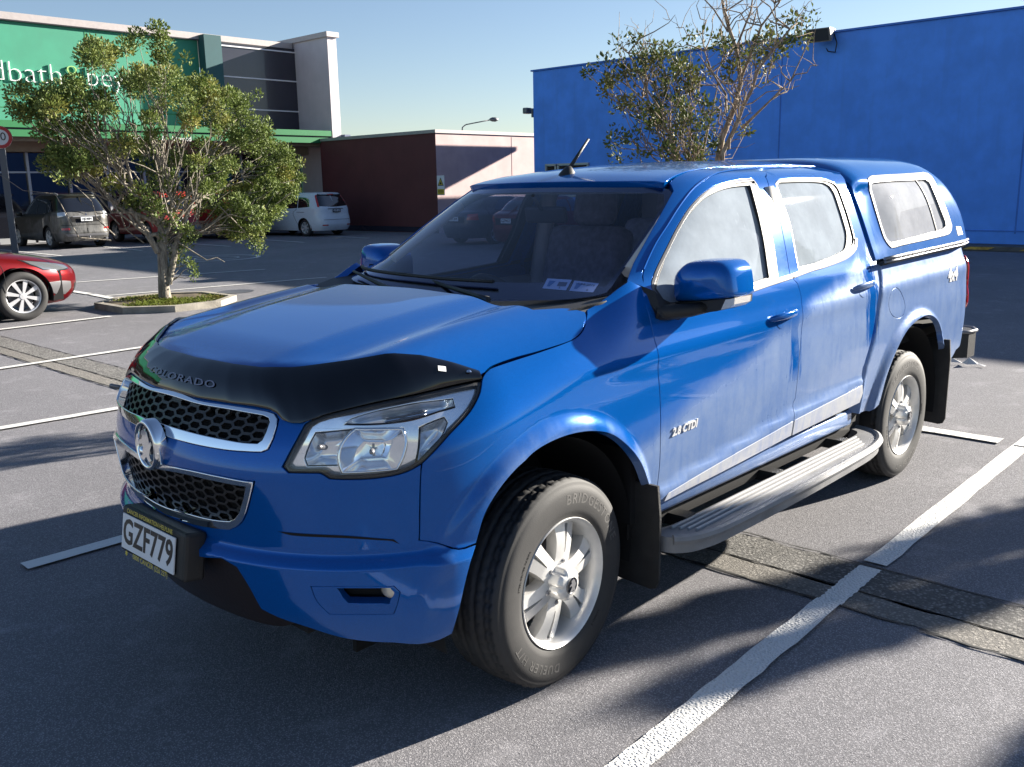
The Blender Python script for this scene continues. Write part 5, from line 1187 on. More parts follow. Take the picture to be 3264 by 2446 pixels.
# ------------------------------------------------------------ canopy
kx=[(-2.600,0.),(-2.62,.02)]
def outline_k():
    L=[(-2.60,.0),(-2.60,.5),(-2.60,1.0)]
    return L
Kp=[(-2.595,.004),(-2.59,.25),(-2.585,.5),(-2.59,.75),(-2.60,1.0)]
KP=Kp+[(-4.115,1.0),(-4.115,.5),(-4.112,.25),(-4.10,.004)]
KW=PL['canopy_win_out'];KG=PL['canopy_glass']
cn=None
for mir,sg in SIDES:
    f_=(lambda x,a:K(x,-np.asarray(a,float)-1e-9)) if mir else K
    o=panel('canopy_shell',f_,outK,KP,M_BLUE2,T if cn is None else cn,holes=[KW],step=.028,gap=0,depth=.02,sm=30)
    if cn is None: cn=o
    tr=panel('canopy_window',f_,outK,KG,M_CANG,cn,step=.04,gap=-.002,off=-.014,depth=0,sm=30)
    panel('window_frame',f_,outK,KW,simple('grey canopy window frame',(.15,.15,.155),.45,.3),tr,holes=[KG],step=.02,gap=.001,off=.004,depth=.022,offn=lambda u,v:-.006*sst(.010,.03,dseg(np.stack([u,v],1),KW)))
    # sliding pane stile and gasket
    L=[(-3.44,.455),(-3.452,.36),(-3.468,.25),(-3.482,.15),(-3.492,.10)]
    strip('stile',f_,outK,L,.016,M_BLACK,tr,off=-.008,thick=.008)
    strip('gasket',f_,outK,[p for p in smooth_poly(KW,38,.02)][::3]+[smooth_poly(KW,38,.02)[0]],.008,M_BLACK,tr,off=.003,thick=.006)
    rail=[(x,1.307-.018*(x+2.6)) for x in np.linspace(-2.60,-3.985,9)]
    mb=MB()
    for zo,ww,yo in ((.012,.014,.896),(-.006,.010,.900)):
        mb.tube([(x,(yo-.035*sst(-3.80,-4.02,x)**2)*sg,z+zo) for x,z in rail],ww*.62,8)
    mb.build('base_rail',M_CHROMES if zo else M_BLACK,cn)
    mb=MB();mb.tube([(x,(.878-.035*sst(-3.80,-4.02,x)**2)*sg,z-.014) for x,z in rail],.013,8);mb.build('rubber_seal',M_BLACK,cn)
    if not mir: panel('maker_badge',K,outK,PL['canopy_badge'],simple('white badge',(.70,.70,.70),.4),cn,step=.03,gap=0,off=.003,depth=.003,sm=0)
mb=MB();V=[(-2.625,.78,1.33),(-2.625,-.78,1.33),(-2.625,-.60,1.70),(-2.625,.60,1.70)];mb.add(V,[(0,1,2,3)]);mb.build('front_pane',M_DARK,cn,fix=False)
mb=MB();mb.box((-3.3,0,1.30),(1.5,1.6,.03));mb.build('liner',M_TRIMG,cn)
# ------------------------------------------------------------ wheels
def tyre_mesh(phi0):
    mb=MB();n=240;prof=[(.228,-.110),(.25,-.124),(.285,-.130),(.32,-.128),(.345,-.122),(.358,-.116),(.368,-.106),(.3735,-.098)]
    tread=[-.092,-.080,-.070,-.066,-.060,-.045,-.034,-.031,-.025,-.022,-.008,0,.008,.022,.025,.031,.034,.045,.060,.066,.070,.080,.092]
    back=[(.3735,.098),(.368,.106),(.362,.1115),(.358,.116),(.355,.1165),(.350,.1195),(.345,.1205),(.343,.1225),(.32,.1275),(.285,.1285),(.262,.1255),(.250,.1235),(.247,.1215),(.236,.1195),(.228,.112)]
    st=[('s',r,h) for r,h in prof]+[('t',.378-.012*abs(h/.092)**3,h) for h in tread]+[('s',r,h) for r,h in back]
    V=[];F=[];m=len(st)
    for k in range(n):
        a=2*math.pi*k/n
        for ty,r,h in st:
            rr=r
            if ty=='t':
                ah=abs(h);g=0
                if .024<ah<.032 or .062<ah<.068: g=1
                kk=(k+int(h*160))%6
                if ah>=.07 and (k%5==0): g=1
                if .032<=ah<=.061 and (k+int(ah*260))%8==0: g=.8
                if ah<.024 and (k+int(h*300))%10==0: g=.7
                rr-=.0085*g
            elif h>.09 and r>.3685 and k%5==0: rr-=.006
            elif h<-.09 and r>.3685 and k%5==0: rr-=.006
            V.append((rr*math.cos(a),h,rr*math.sin(a)))
    for k in range(n):
        k2=(k+1)%n
        for i in range(m-1): F.append((k*m+i,k*m+i+1,k2*m+i+1,k2*m+i))
    mb.add(V,F,0,True);return mb
def wheel_text(s,phi,r0,size,**k):
    V,F=text_mesh(s,size,ext=.0018,**k)
    a=phi+V[:,0]/r0;r=r0+V[:,1];h=.1272-.0016*((r-.30)/.02)**2*.25+V[:,2]*.9
    mb=MB();mb.add([(-rr*math.sin(q),hh,rr*math.cos(q)) for rr,q,hh in zip(r,a,h)],F);return mb
def rim_mesh():
    mb=MB();mb.lathe([(.224,.118),(.2315,.1235),(.2335,.1200),(.2335,.108)],n=72)
    mb.lathe([(.224,.118),(.219,.108),(.213,.098),(.209,.06),(.200,.02),(.196,-.06),(.205,-.11),(.232,-.12)],n=72)
    for k in range(6):
        A=math.radians(90-60*k+16)
        sp=[(.045,-.040),(.075,-.040),(.115,-.0415),(.15,-.0455),(.18,-.053),(.213,-.066),(.213,.066),(.18,.053),(.15,.0455),(.115,.0415),(.075,.040),(.045,.040)]
        gr=[(.105,-.002),(.14,-.0045),(.175,-.007),(.206,-.009),(.206,.009),(.175,.007),(.14,.0045),(.105,.002)]
        def fn(s,w_,z,A=A):
            d=.088+.012*math.sin(min(1,s/.2)*math.pi)-.010*(w_/.05)**2+ (z if z<0 else 0)
            return (s*math.cos(A)-w_*math.sin(A),d,s*math.sin(A)+w_*math.cos(A))
        mb.prism(smooth_poly(sp,50,.008),-.045,0,fn=fn,holes=[smooth_poly(gr,50,.008)])
        # floor of the groove
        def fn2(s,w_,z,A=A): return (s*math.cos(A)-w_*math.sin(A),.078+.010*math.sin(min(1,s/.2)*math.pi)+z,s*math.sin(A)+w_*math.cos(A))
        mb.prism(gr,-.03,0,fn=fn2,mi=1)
    mb.lathe([(.0005,.085),(.05,.085),(.062,.078),(.064,.05),(.064,-.02)],n=36)
    return mb
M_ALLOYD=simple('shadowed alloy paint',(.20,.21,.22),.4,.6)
def make_wheel(phi,front):
    ob=tyre_mesh(0).build('tyre',M_TYRE,None,fix=False)
    rm=rim_mesh().build('wheel',[M_ALLOY,M_ALLOYD],None,smooth_angle=28)
    ob.parent=rm
    for s,p,r0,sz in (('BRIDGESTONE',phi,.3005,.050),('DUELER H/T',phi+math.radians(178),.3005,.044)):
        o=wheel_text(s,p,r0,sz,bold=.0006,spacing=1.25).build('tyre_lettering',M_TYRETXT,rm,fix=False)
    for s,p in (('265/65R17',phi+math.radians(100)),('STEEL BELTED RADIAL',phi-math.radians(100))):
        wheel_text(s,p,.266,.012,spacing=1.2).build('tyre_lettering',M_TYRE,rm,fix=False)
    mb=MB();n=72;V=[];F=[];pr=[(.0005,.150),(.030,.150),(.033,.148),(.046,.146),(.056,.140),(.0605,.128),(.062,.10),(.066,.082)]
    for i,(r,h) in enumerate(pr):
        for k in range(n):
            a=2*math.pi*k/n;q=max(0,math.cos(6*a))**3;rr=r*(1-.20*q) if 3<i<7 else r;V.append((rr*math.cos(a),h-(.010*q if i==4 else 0),rr*math.sin(a)))
    for i in range(len(pr)-1):
        for k in range(n): F.append((i*n+k,i*n+(k+1)%n,(i+1)*n+(k+1)%n,(i+1)*n+k))
    mb.add(V,F,0,True);hc=mb.build('hub_cap',M_ALLOY,rm)
    mb=MB();mb.lathe([(.0005,.0025),(.025,.0025),(.027,.001)],(0,.150,0),32);mb.lathe([(.027,.0),(.029,.004),(.031,.0)],(0,.150,0),32,mi=1)
    mb.prism([(a*.40,b*.40) for a,b in LION],.153,.156,mi=1,fn=lambda a,b,z:(-a,z,b));mb.build('cap_emblem',[M_GLOSSBLK,M_CHROMES],rm)
    mb=MB()
    for k in range(6):
        a=math.radians(60*k+16+30);mb.lathe([(.0005,.104),(.006,.104),(.0095,.098),(.0098,.07)],(.074*math.cos(a),0,.074*math.sin(a)),6,smooth=False)
    mb.build('wheel_nuts',M_CHROMES,rm)
    mb=MB();mb.lathe([(.05,.012),(.155,.012),(.155,-.008),(.05,-.008)],n=40);mb.box((.10,.0,.10),(.12,.09,.09));mb.build('brake_disc',M_STEEL,rm)
    mb=MB();mb.tube([(.196,.03,-.06),(.184,.085,-.055)],.0045,8);mb.build('valve',M_BLACK,rm)
    return rm
def place_wheel(w_,x,y,rz,rot):
    w_.parent=T;w_.location=(x,y,.374);w_.rotation_euler=(0,rot,rz)
def copy_tree(o,parent):
    c=o.copy();COL.objects.link(c);c.parent=parent
    for ch in o.children: copy_tree(ch,c)
    return c
W1=make_wheel(math.radians(38),True);W2=make_wheel(math.radians(6),False)
place_wheel(W1,0,.752,math.radians(3.5),0);place_wheel(W2,-3.096,.752,0,math.radians(14))
W3=copy_tree(W1,T);place_wheel(W3,0,-.752,math.pi+math.radians(3.5),.5);W4=copy_tree(W2,T);place_wheel(W4,-3.096,-.752,math.pi,.2)
# ------------------------------------------------------------ mud flaps, running boards
for mir,sg in SIDES:
    for x,zt,zb,yi,ch,xo in ((-.487,.62,.195,.62,.04,0),(-3.605,.76,.222,.66,.03,0)):
        P=[(yi,zt),(.935,zt),(.945,zt-.12),(.940,zb+.04),(.925,zb+.008),(.90,zb),(yi+.03,zb+.012),(yi,zb+.05)]
        mb=MB();mb.prism(P,-.006,.006,fn=lambda a,b,z,x=x:(x-.06*(1-sst(.2,.62,b))*0+z+.02*(b-.4),a*sg,b));mb.build('mud_flap',M_RUB,T)
    bo=[(-.52,.91),(-.535,.97),(-.60,1.02),(-.75,1.050),(-1.4,1.062),(-2.15,1.050),(-2.36,1.020),(-2.485,.955),(-2.535,.870),(-2.545,.80),(-2.49,.80),(-2.46,.86),(-2.40,.885),(-2.3,.890),(-.66,.890),(-.57,.87),(-.53,.86)]
    mb=MB();mb.prism([(a,b*sg) for a,b in smooth_poly(bo,45,.03)],.345,.408);
    mb.tube([(a,b*sg,.400) for a,b in smooth_poly(bo[1:10],45,.03,closed=False)],.020,8)
    rbd=mb.build('running_board',M_STEP,T,smooth_angle=40)
    mb=MB()
    for k,y in enumerate((.912,.940,.968,.996)):
        mb.box((-1.47+.01*k,y*sg,.412),(1.72-.05*k,.011,.012),bev=.003)
    mb.build('tread_ribs',M_STEPL,rbd)
    for x in (-.75,-1.5,-2.2):
        mb=MB();mb.box((x,.78*sg,.40),(.07,.26,.05));mb.build('bracket',M_BLACK,rbd)
# ------------------------------------------------------------ mirrors
def mirror(sg):
    F_=[(.845,1.300),(.845,1.372),(.860,1.402),(.905,1.436),(.96,1.446),(1.04,1.449),(1.085,1.442),(1.112,1.415),(1.124,1.370),(1.130,1.322),(1.12,1.315),(.996,1.300),(.860,1.286)]
    q_=lambda L:[(.845+(a-.845)*.88,b) for a,b in L]
    F_=smooth_poly(q_(F_),60,.015);c=np.array([.972,1.368]);mb=MB();V=[];rings=[(0,.99,-.135),(0,1.02,-.10),(0,1.03,-.06),(0,1.02,-.02),(0,.985,.010),(0,.93,.028),(0,.82,.041),(0,.55,.051),(0,.2,.056)]
    n=len(F_)
    for _,s,d in rings:
        for a,b in F_:
            q=c+(np.array([a,b])-c)*s;V.append((-.715+d-.10*max(0,(q[0]-.95))*.9,q[0]*sg,q[1]))
    Fs=[(i*n+k,i*n+(k+1)%n,(i+1)*n+(k+1)%n,(i+1)*n+k) for i in range(len(rings)-1) for k in range(n)]
    mb.add(V,Fs,0,True);mb.add(V[-n:],[list(range(n))],0,True)
    m=mb.build('mirror',M_BLUE2 if False else M_BLUE,T,smooth_angle=60)
    B_=[(.850,1.284),(.996,1.298),(1.10,1.312),(1.131,1.318),(1.128,1.292),(1.098,1.276),(1.05,1.262),(.943,1.245),(.850,1.255)]
    mb=MB();mb.prism(q_(B_),-.12,.012,fn=lambda a,b,z:(-.715+z-.10*max(0,a-.95)*.9,a*sg,b));mb.build('lower_shell',M_BLACK,m)
    I_=[(1.092,1.3095),(1.11,1.312),(1.133,1.317),(1.130,1.293),(1.108,1.279),(1.072,1.270)]
    mb=MB();mb.prism(q_(I_),-.10,.018,fn=lambda a,b,z:(-.713+z-.10*max(0,a-.95)*.9,(a+.004)*sg,b));mb.build('indicator',simple('clear indicator lens',(.62,.60,.58),.18,.2,coat=1,bump=.4,bscale=260),m)
    mb=MB();mb.tube([(-.735,.985*sg,1.276),(-.68,.93*sg,1.262),(-.60,.875*sg,1.258),(-.56,.85*sg,1.262)],[.022,.026,.030,.030],10)
    mb.prism([(-.515,1.375),(-.555,1.245),(-.66,1.225),(-.72,1.250),(-.66,1.275),(-.60,1.300),(-.565,1.340)],0,.03,fn=lambda a,b,z:(a,(float(DL(a,b)[1])-.004+z)*sg,b));mb.build('mirror_arm',M_BLACK,m)
    mb=MB();mb.prism([(a*.93+.068,b*.93+.096) for a,b in F_],-.004,0,fn=lambda a,b,z:(-.842+z,a*sg,b));mb.build('mirror_glass',M_CHROME,m)
mirror(1);mirror(-1)
# ------------------------------------------------------------ antenna, wipers, stickers
mb=MB();mb.lathe([(.045,-.01),(.044,.004),(.036,.024),(.022,.042),(.010,.054),(.0005,.056)],(-1.075,0,1.762),24,axis='z');an=mb.build('antenna',M_BLACK,T)
for v in an.data.vertices:
    v.co.x+=-(v.co.z-1.762)*.35
mb=MB();mb.tube([(-1.092,0,1.80),(-1.215,.02,1.938)],[.0095,.0065],10);mb.build('mast',M_BLACK,an)
for (x0,y0,x1,y1) in ((-.12,.42,-.33,-.12),(-.12,-.10,-.33,-.66)):
    mb=MB();pa=[]
    for t in np.linspace(0,1,7):
        x=x0+(x1-x0)*t;y=y0+(y1-y0)*t;pa.append((x-.10*(1-t)*0,y,1.315+.03*t+.022*abs(y)))
    mb.tube(pa,[.012,.011,.010,.009,.008,.007,.006],6);wp=mb.build('wiper',M_BLACK,T)
    q=Vector(pa[-2]);P=[];
    for t in np.linspace(-1,1,9):
        yy=q.y+.30*t;u=float(np.interp(abs(yy),[0,.32,.587,.75],[0,.235,.41,.545]))*np.sign(yy);p,nv=surf_normals(C,np.array([u]),np.array([1.352+.012*abs(yy)]),outC);P.append(tuple(p[0]+nv[0]*.012))
    mb=MB();mb.tube(P,.008,6);mb.build('blade',M_BLACK,wp)
for nm,rows in (('stick1',('','L')),('stick2',('15/08/2016','6'))):
    st=[(a,b) for a,b in PL[nm]]
    o=panel('licence_label',C,outC,st,simple('pale blue label',(.62,.76,.85),.5),wg_,step=.02,gap=0,off=-.0092,depth=0,sm=0)
    A=np.array(st)
    def lab(V,fx,fy,A=A):
        s=.5+fx+V[:,0]/.125;t=.5+fy-V[:,1]/.075
        uv=(A[0]*((1-s)*(1-t))[:,None]+A[1]*(s*(1-t))[:,None]+A[2]*(s*t)[:,None]+A[3]*((1-s)*t)[:,None]);P,N=surf_normals(C,uv[:,0],uv[:,1],outC);return P-N*.0088
    if rows[0]: put_text('label_text',rows[0],.022,lambda V:lab(V,0,-.22),M_PLBLK,o)
    put_text('label_text',rows[1],.022,lambda V:lab(V,.2,.28),M_PLBLK,o)
    mb=MB();Q=np.array([(-.045,-.020,0),(-.045,.022,0),(-.012,.022,0),(-.030,-.020,0)]);mb.add([tuple(p) for p in lab(Q,0,0)],[(0,1,2,3)]);mb.build('label_shade',simple('label blue',(.10,.28,.50),.5),o)
    if nm=='stick1':
        mb=MB();Q=np.array([(.005,-.012,0),(.005,.018,0),(.050,.018,0),(.050,-.012,0)]);mb.add([tuple(p) for p in lab(Q,0,0)],[(0,1,2,3)]);mb.build('label_code',simple('label grey',(.13,.16,.2),.5),o)
# ------------------------------------------------------------ cabin
mb=MB();ys=np.linspace(-.76,.76,13);V=[];F=[]
pf=[(-.34,1.255),(-.50,1.262),(-.66,1.262),(-.78,1.245),(-.84,1.19),(-.86,1.10),(-.80,.95)]
for y in ys:
    for x,z in pf:
        hump=.045*math.exp(-((y+.36)/.16)**2) if x<-.5 else .02*math.exp(-((y+.36)/.2)**2);V.append((x,y,z+hump))
m=len(pf)
for i in range(len(ys)-1):
    for k in range(m-1): F.append((i*m+k,i*m+k+1,(i+1)*m+k+1,(i+1)*m+k))
mb.add(V,F,0,True);ds=mb.build('dashboard',M_TRIMG,T,fix=False)
mb=MB();cx,cy,cz=-.98,-.37,1.14
ring=[]
for k in range(33):
    a=2*math.pi*k/32;ring.append((cx+math.sin(a)*.185*math.sin(math.radians(28)),cy+math.cos(a)*.185,cz+math.sin(a)*.185*math.cos(math.radians(28))))
mb.tube(ring,.016,8);mb.tube([(cx,cy-.17,cz),(cx+.03,cy,cz-.01),(cx,cy+.17,cz)],[.02,.05,.02],8);mb.tube([(cx+.03,cy,cz),(cx+.25,cy,cz-.10)],.05,10);mb.build('steering_wheel',M_BLACK,T)
def seat(x,y,w_,zs):
    mb=MB()
    mb.box((x,y,zs),(.52,w_,.16),bev=.05);mb.box((x-.30,y,zs+.36),(.16,w_,.66),rot=Matrix.Rotation(math.radians(-16),3,'Y'),bev=.06)
    s=mb.build('seat',M_SEAT,T,smooth_angle=60)
    n=1 if w_<.7 else 2
    for k in range(n):
        yy=y+(0 if n==1 else (-.35+.7*k));mb=MB();mb.box((x-.42,yy,zs+.78),(.10,.27,.20),rot=Matrix.Rotation(math.radians(-12),3,'Y'),bev=.045)
        for d in (-.06,.06): mb.tube([(x-.40,yy+d,zs+.6),(x-.42,yy+d,zs+.72)],.007,6)
        mb.build('headrest',M_SEAT,s,smooth_angle=60)
seat(-1.35,.37,.52,.83);seat(-1.35,-.37,.52,.83);seat(-2.12,0,1.36,.84)
for mir,sg in SIDES:
    mb=MB();mb.tube([(-1.72,.66*sg,1.70),(-1.73,.74*sg,1.30),(-1.70,.77*sg,.9)],[.045,.055,.06],8);mb.build('inner_pillar',M_BEIGE,T);mb=MB();mb.tube([(-.60,.70*sg,1.40),(-1.0,.635*sg,1.64)],.028,8);mb.build('grab_pillar',M_BEIGE,T)
    mb=MB();mb.box((-1.15,.795*sg,1.0),(1.1,.05,.46),bev=.02);mb.box((-2.1,.795*sg,1.02),(.8,.05,.46),bev=.02);mb.build('door_card',M_TRIMG,T)
def Rin(x,y): return R(x,y)
panel('headliner',R,outZ,[(-.98,-.5),(-.98,.5),(-2.6,.46),(-2.6,-.46)],M_BEIGE,T,step=.1,gap=0,off=-.05,depth=0,sm=0)
mb=MB();mb.box((-2.60,0,1.02),(.03,1.6,.62));mb.box((-2.595,0,1.69),(.03,1.0,.08));
for y in (-.58,.58): mb.box((-2.595,y,1.50),(.03,.12,.36))
mb.build('rear_bulkhead',M_TRIMG,T)
mb=MB();mb.add([(-2.60,-.62,1.33),(-2.60,.62,1.33),(-2.60,.55,1.66),(-2.60,-.55,1.66)],[(0,1,2,3)]);mb.build('rear_pane',M_WS,T,fix=False)
mb=MB();mb.box((-.93,0,1.60),(.03,.24,.075),rot=Matrix.Rotation(.2,3,'Y'),bev=.012);mb.tube([(-.90,0,1.62),(-.84,0,1.69)],.008,6);mb.build('rear_view_mirror',M_BLACK,T)

# ------------------------------------------------------------ the other cars
def car_surface(sp):
    XF_,XR_,W_=pch(*sp['xf']),pch(*sp['xr']),pch(*sp['w']);n=sp.get('n',5.)
    def f(u,z):
        u,z=np.broadcast_arrays(np.asarray(u,float),np.asarray(z,float));ph=u*math.pi/4;c,s=np.cos(ph),np.sin(ph)
        d=(np.abs(c)**n+np.abs(s)**n)**(1/n);a,b=XF_(z),XR_(z)
        return np.stack([(a+b)/2+(a-b)/2*c/d,W_(z)*s/d,z],-1)
    def us(x,z):                                   # side: x to u
        a,b=float(XF_(z)),float(XR_(z));t=(x-(a+b)/2)/((a-b)/2);return math.atan2(1,t)/(math.pi/4)
    def ur(y,z): return 4-math.atan2(y/float(W_(z)),1)/(math.pi/4)   # tail: y to u
    def uf(y,z): return math.atan2(y/float(W_(z)),1)/(math.pi/4)
    return f,us,ur,uf
def outCar(P): return np.stack([P[...,0]*.45,P[...,1],(P[...,2]-.75)*.6],-1)
def car_wheel(r,w_,mat,spokes=5,twin=False):
    mb=MB();mb.lathe([(r*.66,-w_/2),(r*.86,-w_/2),(r*.97,-w_*.42),(r,-w_*.30),(r,w_*.30),(r*.97,w_*.42),(r*.86,w_/2),(r*.70,w_*.49),(r*.66,w_*.42)],n=48);t=mb
    rm=MB();rm.lathe([(r*.64,w_*.44),(r*.675,w_*.46),(r*.685,w_*.40)],n=48);rm.lathe([(r*.64,w_*.44),(r*.60,w_*.1),(r*.60,-w_*.4)],n=48)
    for k in range(spokes):
        for dd in ((-.07,.07) if twin else (0,)):
            A=2*math.pi*k/spokes+dd;h=r*(.045 if twin else .10)
            rm.prism([(r*.10,-h*.8),(r*.64,-h),(r*.64,h),(r*.10,h*.8)],w_*.26,w_*.38,fn=lambda a,b,z,A=A:(a*math.cos(A)-b*math.sin(A),z,a*math.sin(A)+b*math.cos(A)))
    rm.lathe([(.0005,w_*.42),(r*.13,w_*.41),(r*.16,w_*.30),(r*.16,0)],n=20)
    rm.lathe([(.0005,-w_*.1),(r*.5,-w_*.1)],n=24,mi=1)
    return t,rm,mat
def build_car(name,loc,rz,label,cat,sp,mat,group):
    e=empty(name,loc,rz,label,cat,group);f,us,ur,uf=car_surface(sp)
    zt=sp['ztop'];r=sp['r'];ax=sp['axles'];st=sp.get('step',(.05,.045))
    arch=[]
    for x in ax:
        for s in (1,-1):
            arch.append([(s*us(x+(r+.055)*math.cos(t),max(.2,r+(r+.055)*math.sin(t))),r+(r+.055)*math.sin(t)) for t in np.linspace(0,2*math.pi,30,endpoint=False)])
    z0=sp['z0'];N=64
    P=[(u,z0) for u in np.linspace(-4,4,N)]+[(u,zt) for u in np.linspace(4,-4,N)]
    wins=[];
    body=panel('body',f,outCar,P,mat,e,holes=arch,step=st,gap=0,depth=0,sm=0)
    # roof
    mb=MB();V=[];rr=[(1.,0),(.97,.012),(.9,.022),(.7,.034),(.4,.042),(.0,.045)];us_=np.linspace(-4,4,N,endpoint=False)
    ring=f(us_,np.full(N,zt));c=ring.mean(0)
    for s,h in rr:
        for p in ring: V.append((c[0]+(p[0]-c[0])*s,c[1]+(p[1]-c[1])*s,zt+h))
    mb.add(V,[(i*N+k,i*N+(k+1)%N,(i+1)*N+(k+1)%N,(i+1)*N+k) for i in range(len(rr)-1) for k in range(N)],0,True);mb.build('roof',mat,e,fix=False)
    mb=MB();mb.box(((ax[0]+ax[1])/2,0,(z0+.5)/2+.1),(ax[0]-ax[1]+1.2,sp['w'][1][1]*1.55,.42));mb.build('underbody',M_DARK,e)
    for x in ax:
        for s in (1,-1):
            lw=MB();lw.lathe([(r+.05,.45*s),(r+.05,(sp['w'][1][1]-.012)*s)],(x,0,r),24,a0=math.radians(-15),a1=math.radians(195));lw.build('wheel_arch_liner',M_DARK,e,fix=False)
    G_=sp.get('glass',M_CARGL)
    for kind,poly in sp.get('windows',[]):
        for s in ((1,-1) if kind=='s' else (1,)):
            if kind=='s': q=[(s*us(x,z),z) for x,z in poly]
            elif kind=='r': q=[(ur(y,z) if y>=0 else 8-ur(-y,z),z) for y,z in poly]
            else: q=[(uf(y,z) if y>=0 else -uf(-y,z),z) for y,z in poly]
            panel('window',f,outCar,q,G_,e,step=(.07,.07),gap=0,off=.006,depth=.004,sm=33)
    for nm,kind,poly,m,off in sp.get('extras',[]):
        for s in ((1,-1) if kind in('s','r2','f2') else (1,)):
            if kind=='s': q=[(s*us(x,z),z) for x,z in poly]
            elif kind in('r','r2'): q=[(ur(y,z) if y>=0 else 8-ur(-y,z),z) for y,z in poly]; q=[(s*a if s>0 else 8-a,b) for a,b in q]
            elif kind in('u',): q=list(poly)
            else: q=[(uf(y,z) if y>=0 else -uf(-y,z),z) for y,z in poly];q=[(s*a,b) for a,b in q]
            panel(nm,f,outCar,q,m,e,step=(.06,.06),gap=0,off=off,depth=.006,sm=33)
    t,rm,wm=car_wheel(r,.20,sp.get('wheel',M_ALLOY),sp.get('spokes',5),sp.get('twin',False))
    w0=rm.build('wheel',[wm,M_STEEL],e,smooth_angle=30);ty=t.build('tyre',M_TYRE,w0,fix=False)
    first=True
    for x in ax:
        for s in (1,-1):
            wq=w0 if first else copy_tree(w0,e);first=False
            wq.location=(x,(sp['w'][1][1]-.125)*s,r);wq.rotation_euler=(0,.4*x,0 if s>0 else math.pi)
    if 'plate' in sp:
        tx,(px,pz),m1=sp['plate'];mb=MB();mb.box((px,0,pz),(.012,.37,.125),bev=.003);pl_=mb.build('number_plate',M_WHITE if m1 else M_PLBLK,e)
        put_text('registration',tx,.105,lambda V:np.stack([px-.0085-V[:,2],-V[:,0]*.92,pz+V[:,1]],1),M_PLBLK if m1 else M_WHITE,pl_,ext=0,bold=.002)
    if sp.get('mirrors'):
        for s in (1,-1):
            x,z=sp['mirrors'];y=float(f(us(x,z),z)[1]);mb=MB();mb.box((x,(y+.11)*s,z),(.12,.20,.14),bev=.04);mb.build('mirror',mat,e,smooth_angle=60)
    return e,f,us,ur,uf
def carpaint(n,c,dust=.0,metal=.4): return paint(n,c,dust=dust,metal=metal)
M_CARGL=simple('dark car glass',(.008,.009,.012),.05,coat=1)
M_GREYC=carpaint('dusty grey car paint',(.030,.030,.024),.28);M_WHITEC=carpaint('white car paint',(.62,.66,.70),.0,0.);M_REDC=carpaint('red car paint',(.13,.006,.008),.0,.5)
M_REDC2=carpaint('faded red car paint',(.36,.035,.030),.1,.0);M_NAVY=carpaint('dark navy car paint',(.010,.015,.04),.1,.3)
M_LAMP=simple('clear car lamp',(.55,.58,.60),.15,.3,coat=1);M_GOLD=simple('tan lower body paint',(.36,.27,.17),.5)
SUV=dict(xf=([.2,.35,.6,.85,.98,1.05,1.4,1.6,1.68],[2.1,2.25,2.33,2.25,2.0,1.1,.55,.25,.1]),xr=([.2,.35,.5,.60,.78,.95,1.10,1.25,1.45,1.60,1.66,1.68],[-2.2,-2.28,-2.33,-2.31,-2.29,-2.28,-2.24,-2.16,-2.02,-1.90,-1.93,-1.90]),w=([.2,.35,.62,.9,1.05,1.15,1.4,1.6,1.68],[.82,.88,.90,.90,.885,.85,.76,.67,.61]),n=5.5,ztop=1.68,z0=.24,r=.35,axles=(1.33,-1.34),plate=('HJD884',(-2.335,.93),True),mirrors=(.85,1.10),
  windows=[('s',[(.80,1.10),(.45,1.42),(.1,1.55),(-.55,1.57),(-.58,1.10)]),('s',[(-.64,1.10),(-.61,1.57),(-1.2,1.55),(-1.32,1.12)]),('s',[(-1.40,1.14),(-1.30,1.54),(-1.62,1.52),(-1.86,1.20)]),('r',[(-.66,1.17),(-.72,1.20),(-.60,1.55),(-.3,1.58),(.3,1.58),(.60,1.55),(.72,1.20),(.66,1.17),(0,1.145)])],
  extras=[('tail_light','r2',[(.60,1.16),(.885,1.14),(.89,1.02),(.86,.99),(.62,1.05)],M_LAMP,.012),('reflector','r2',[(.55,.60),(.80,.60),(.80,.66),(.55,.66)],M_RED,.006),('bumper_strip','r',[(-.62,.40),(.62,.40),(.70,.47),(-.70,.47)],M_CHROMES,.012),('number_recess','r',[(-.45,.84),(.45,.84),(.50,1.0),(.36,1.02),(-.36,1.02),(-.50,1.0)],M_DARK,.003),('plate_garnish','r',[(-.42,1.0),(.42,1.0),(.40,1.03),(-.40,1.03)],M_CHROMES,.010),('tailgate_seam','r',[(-.80,.74),(.80,.74),(.80,.752),(-.80,.752)],M_DARK,.003)])
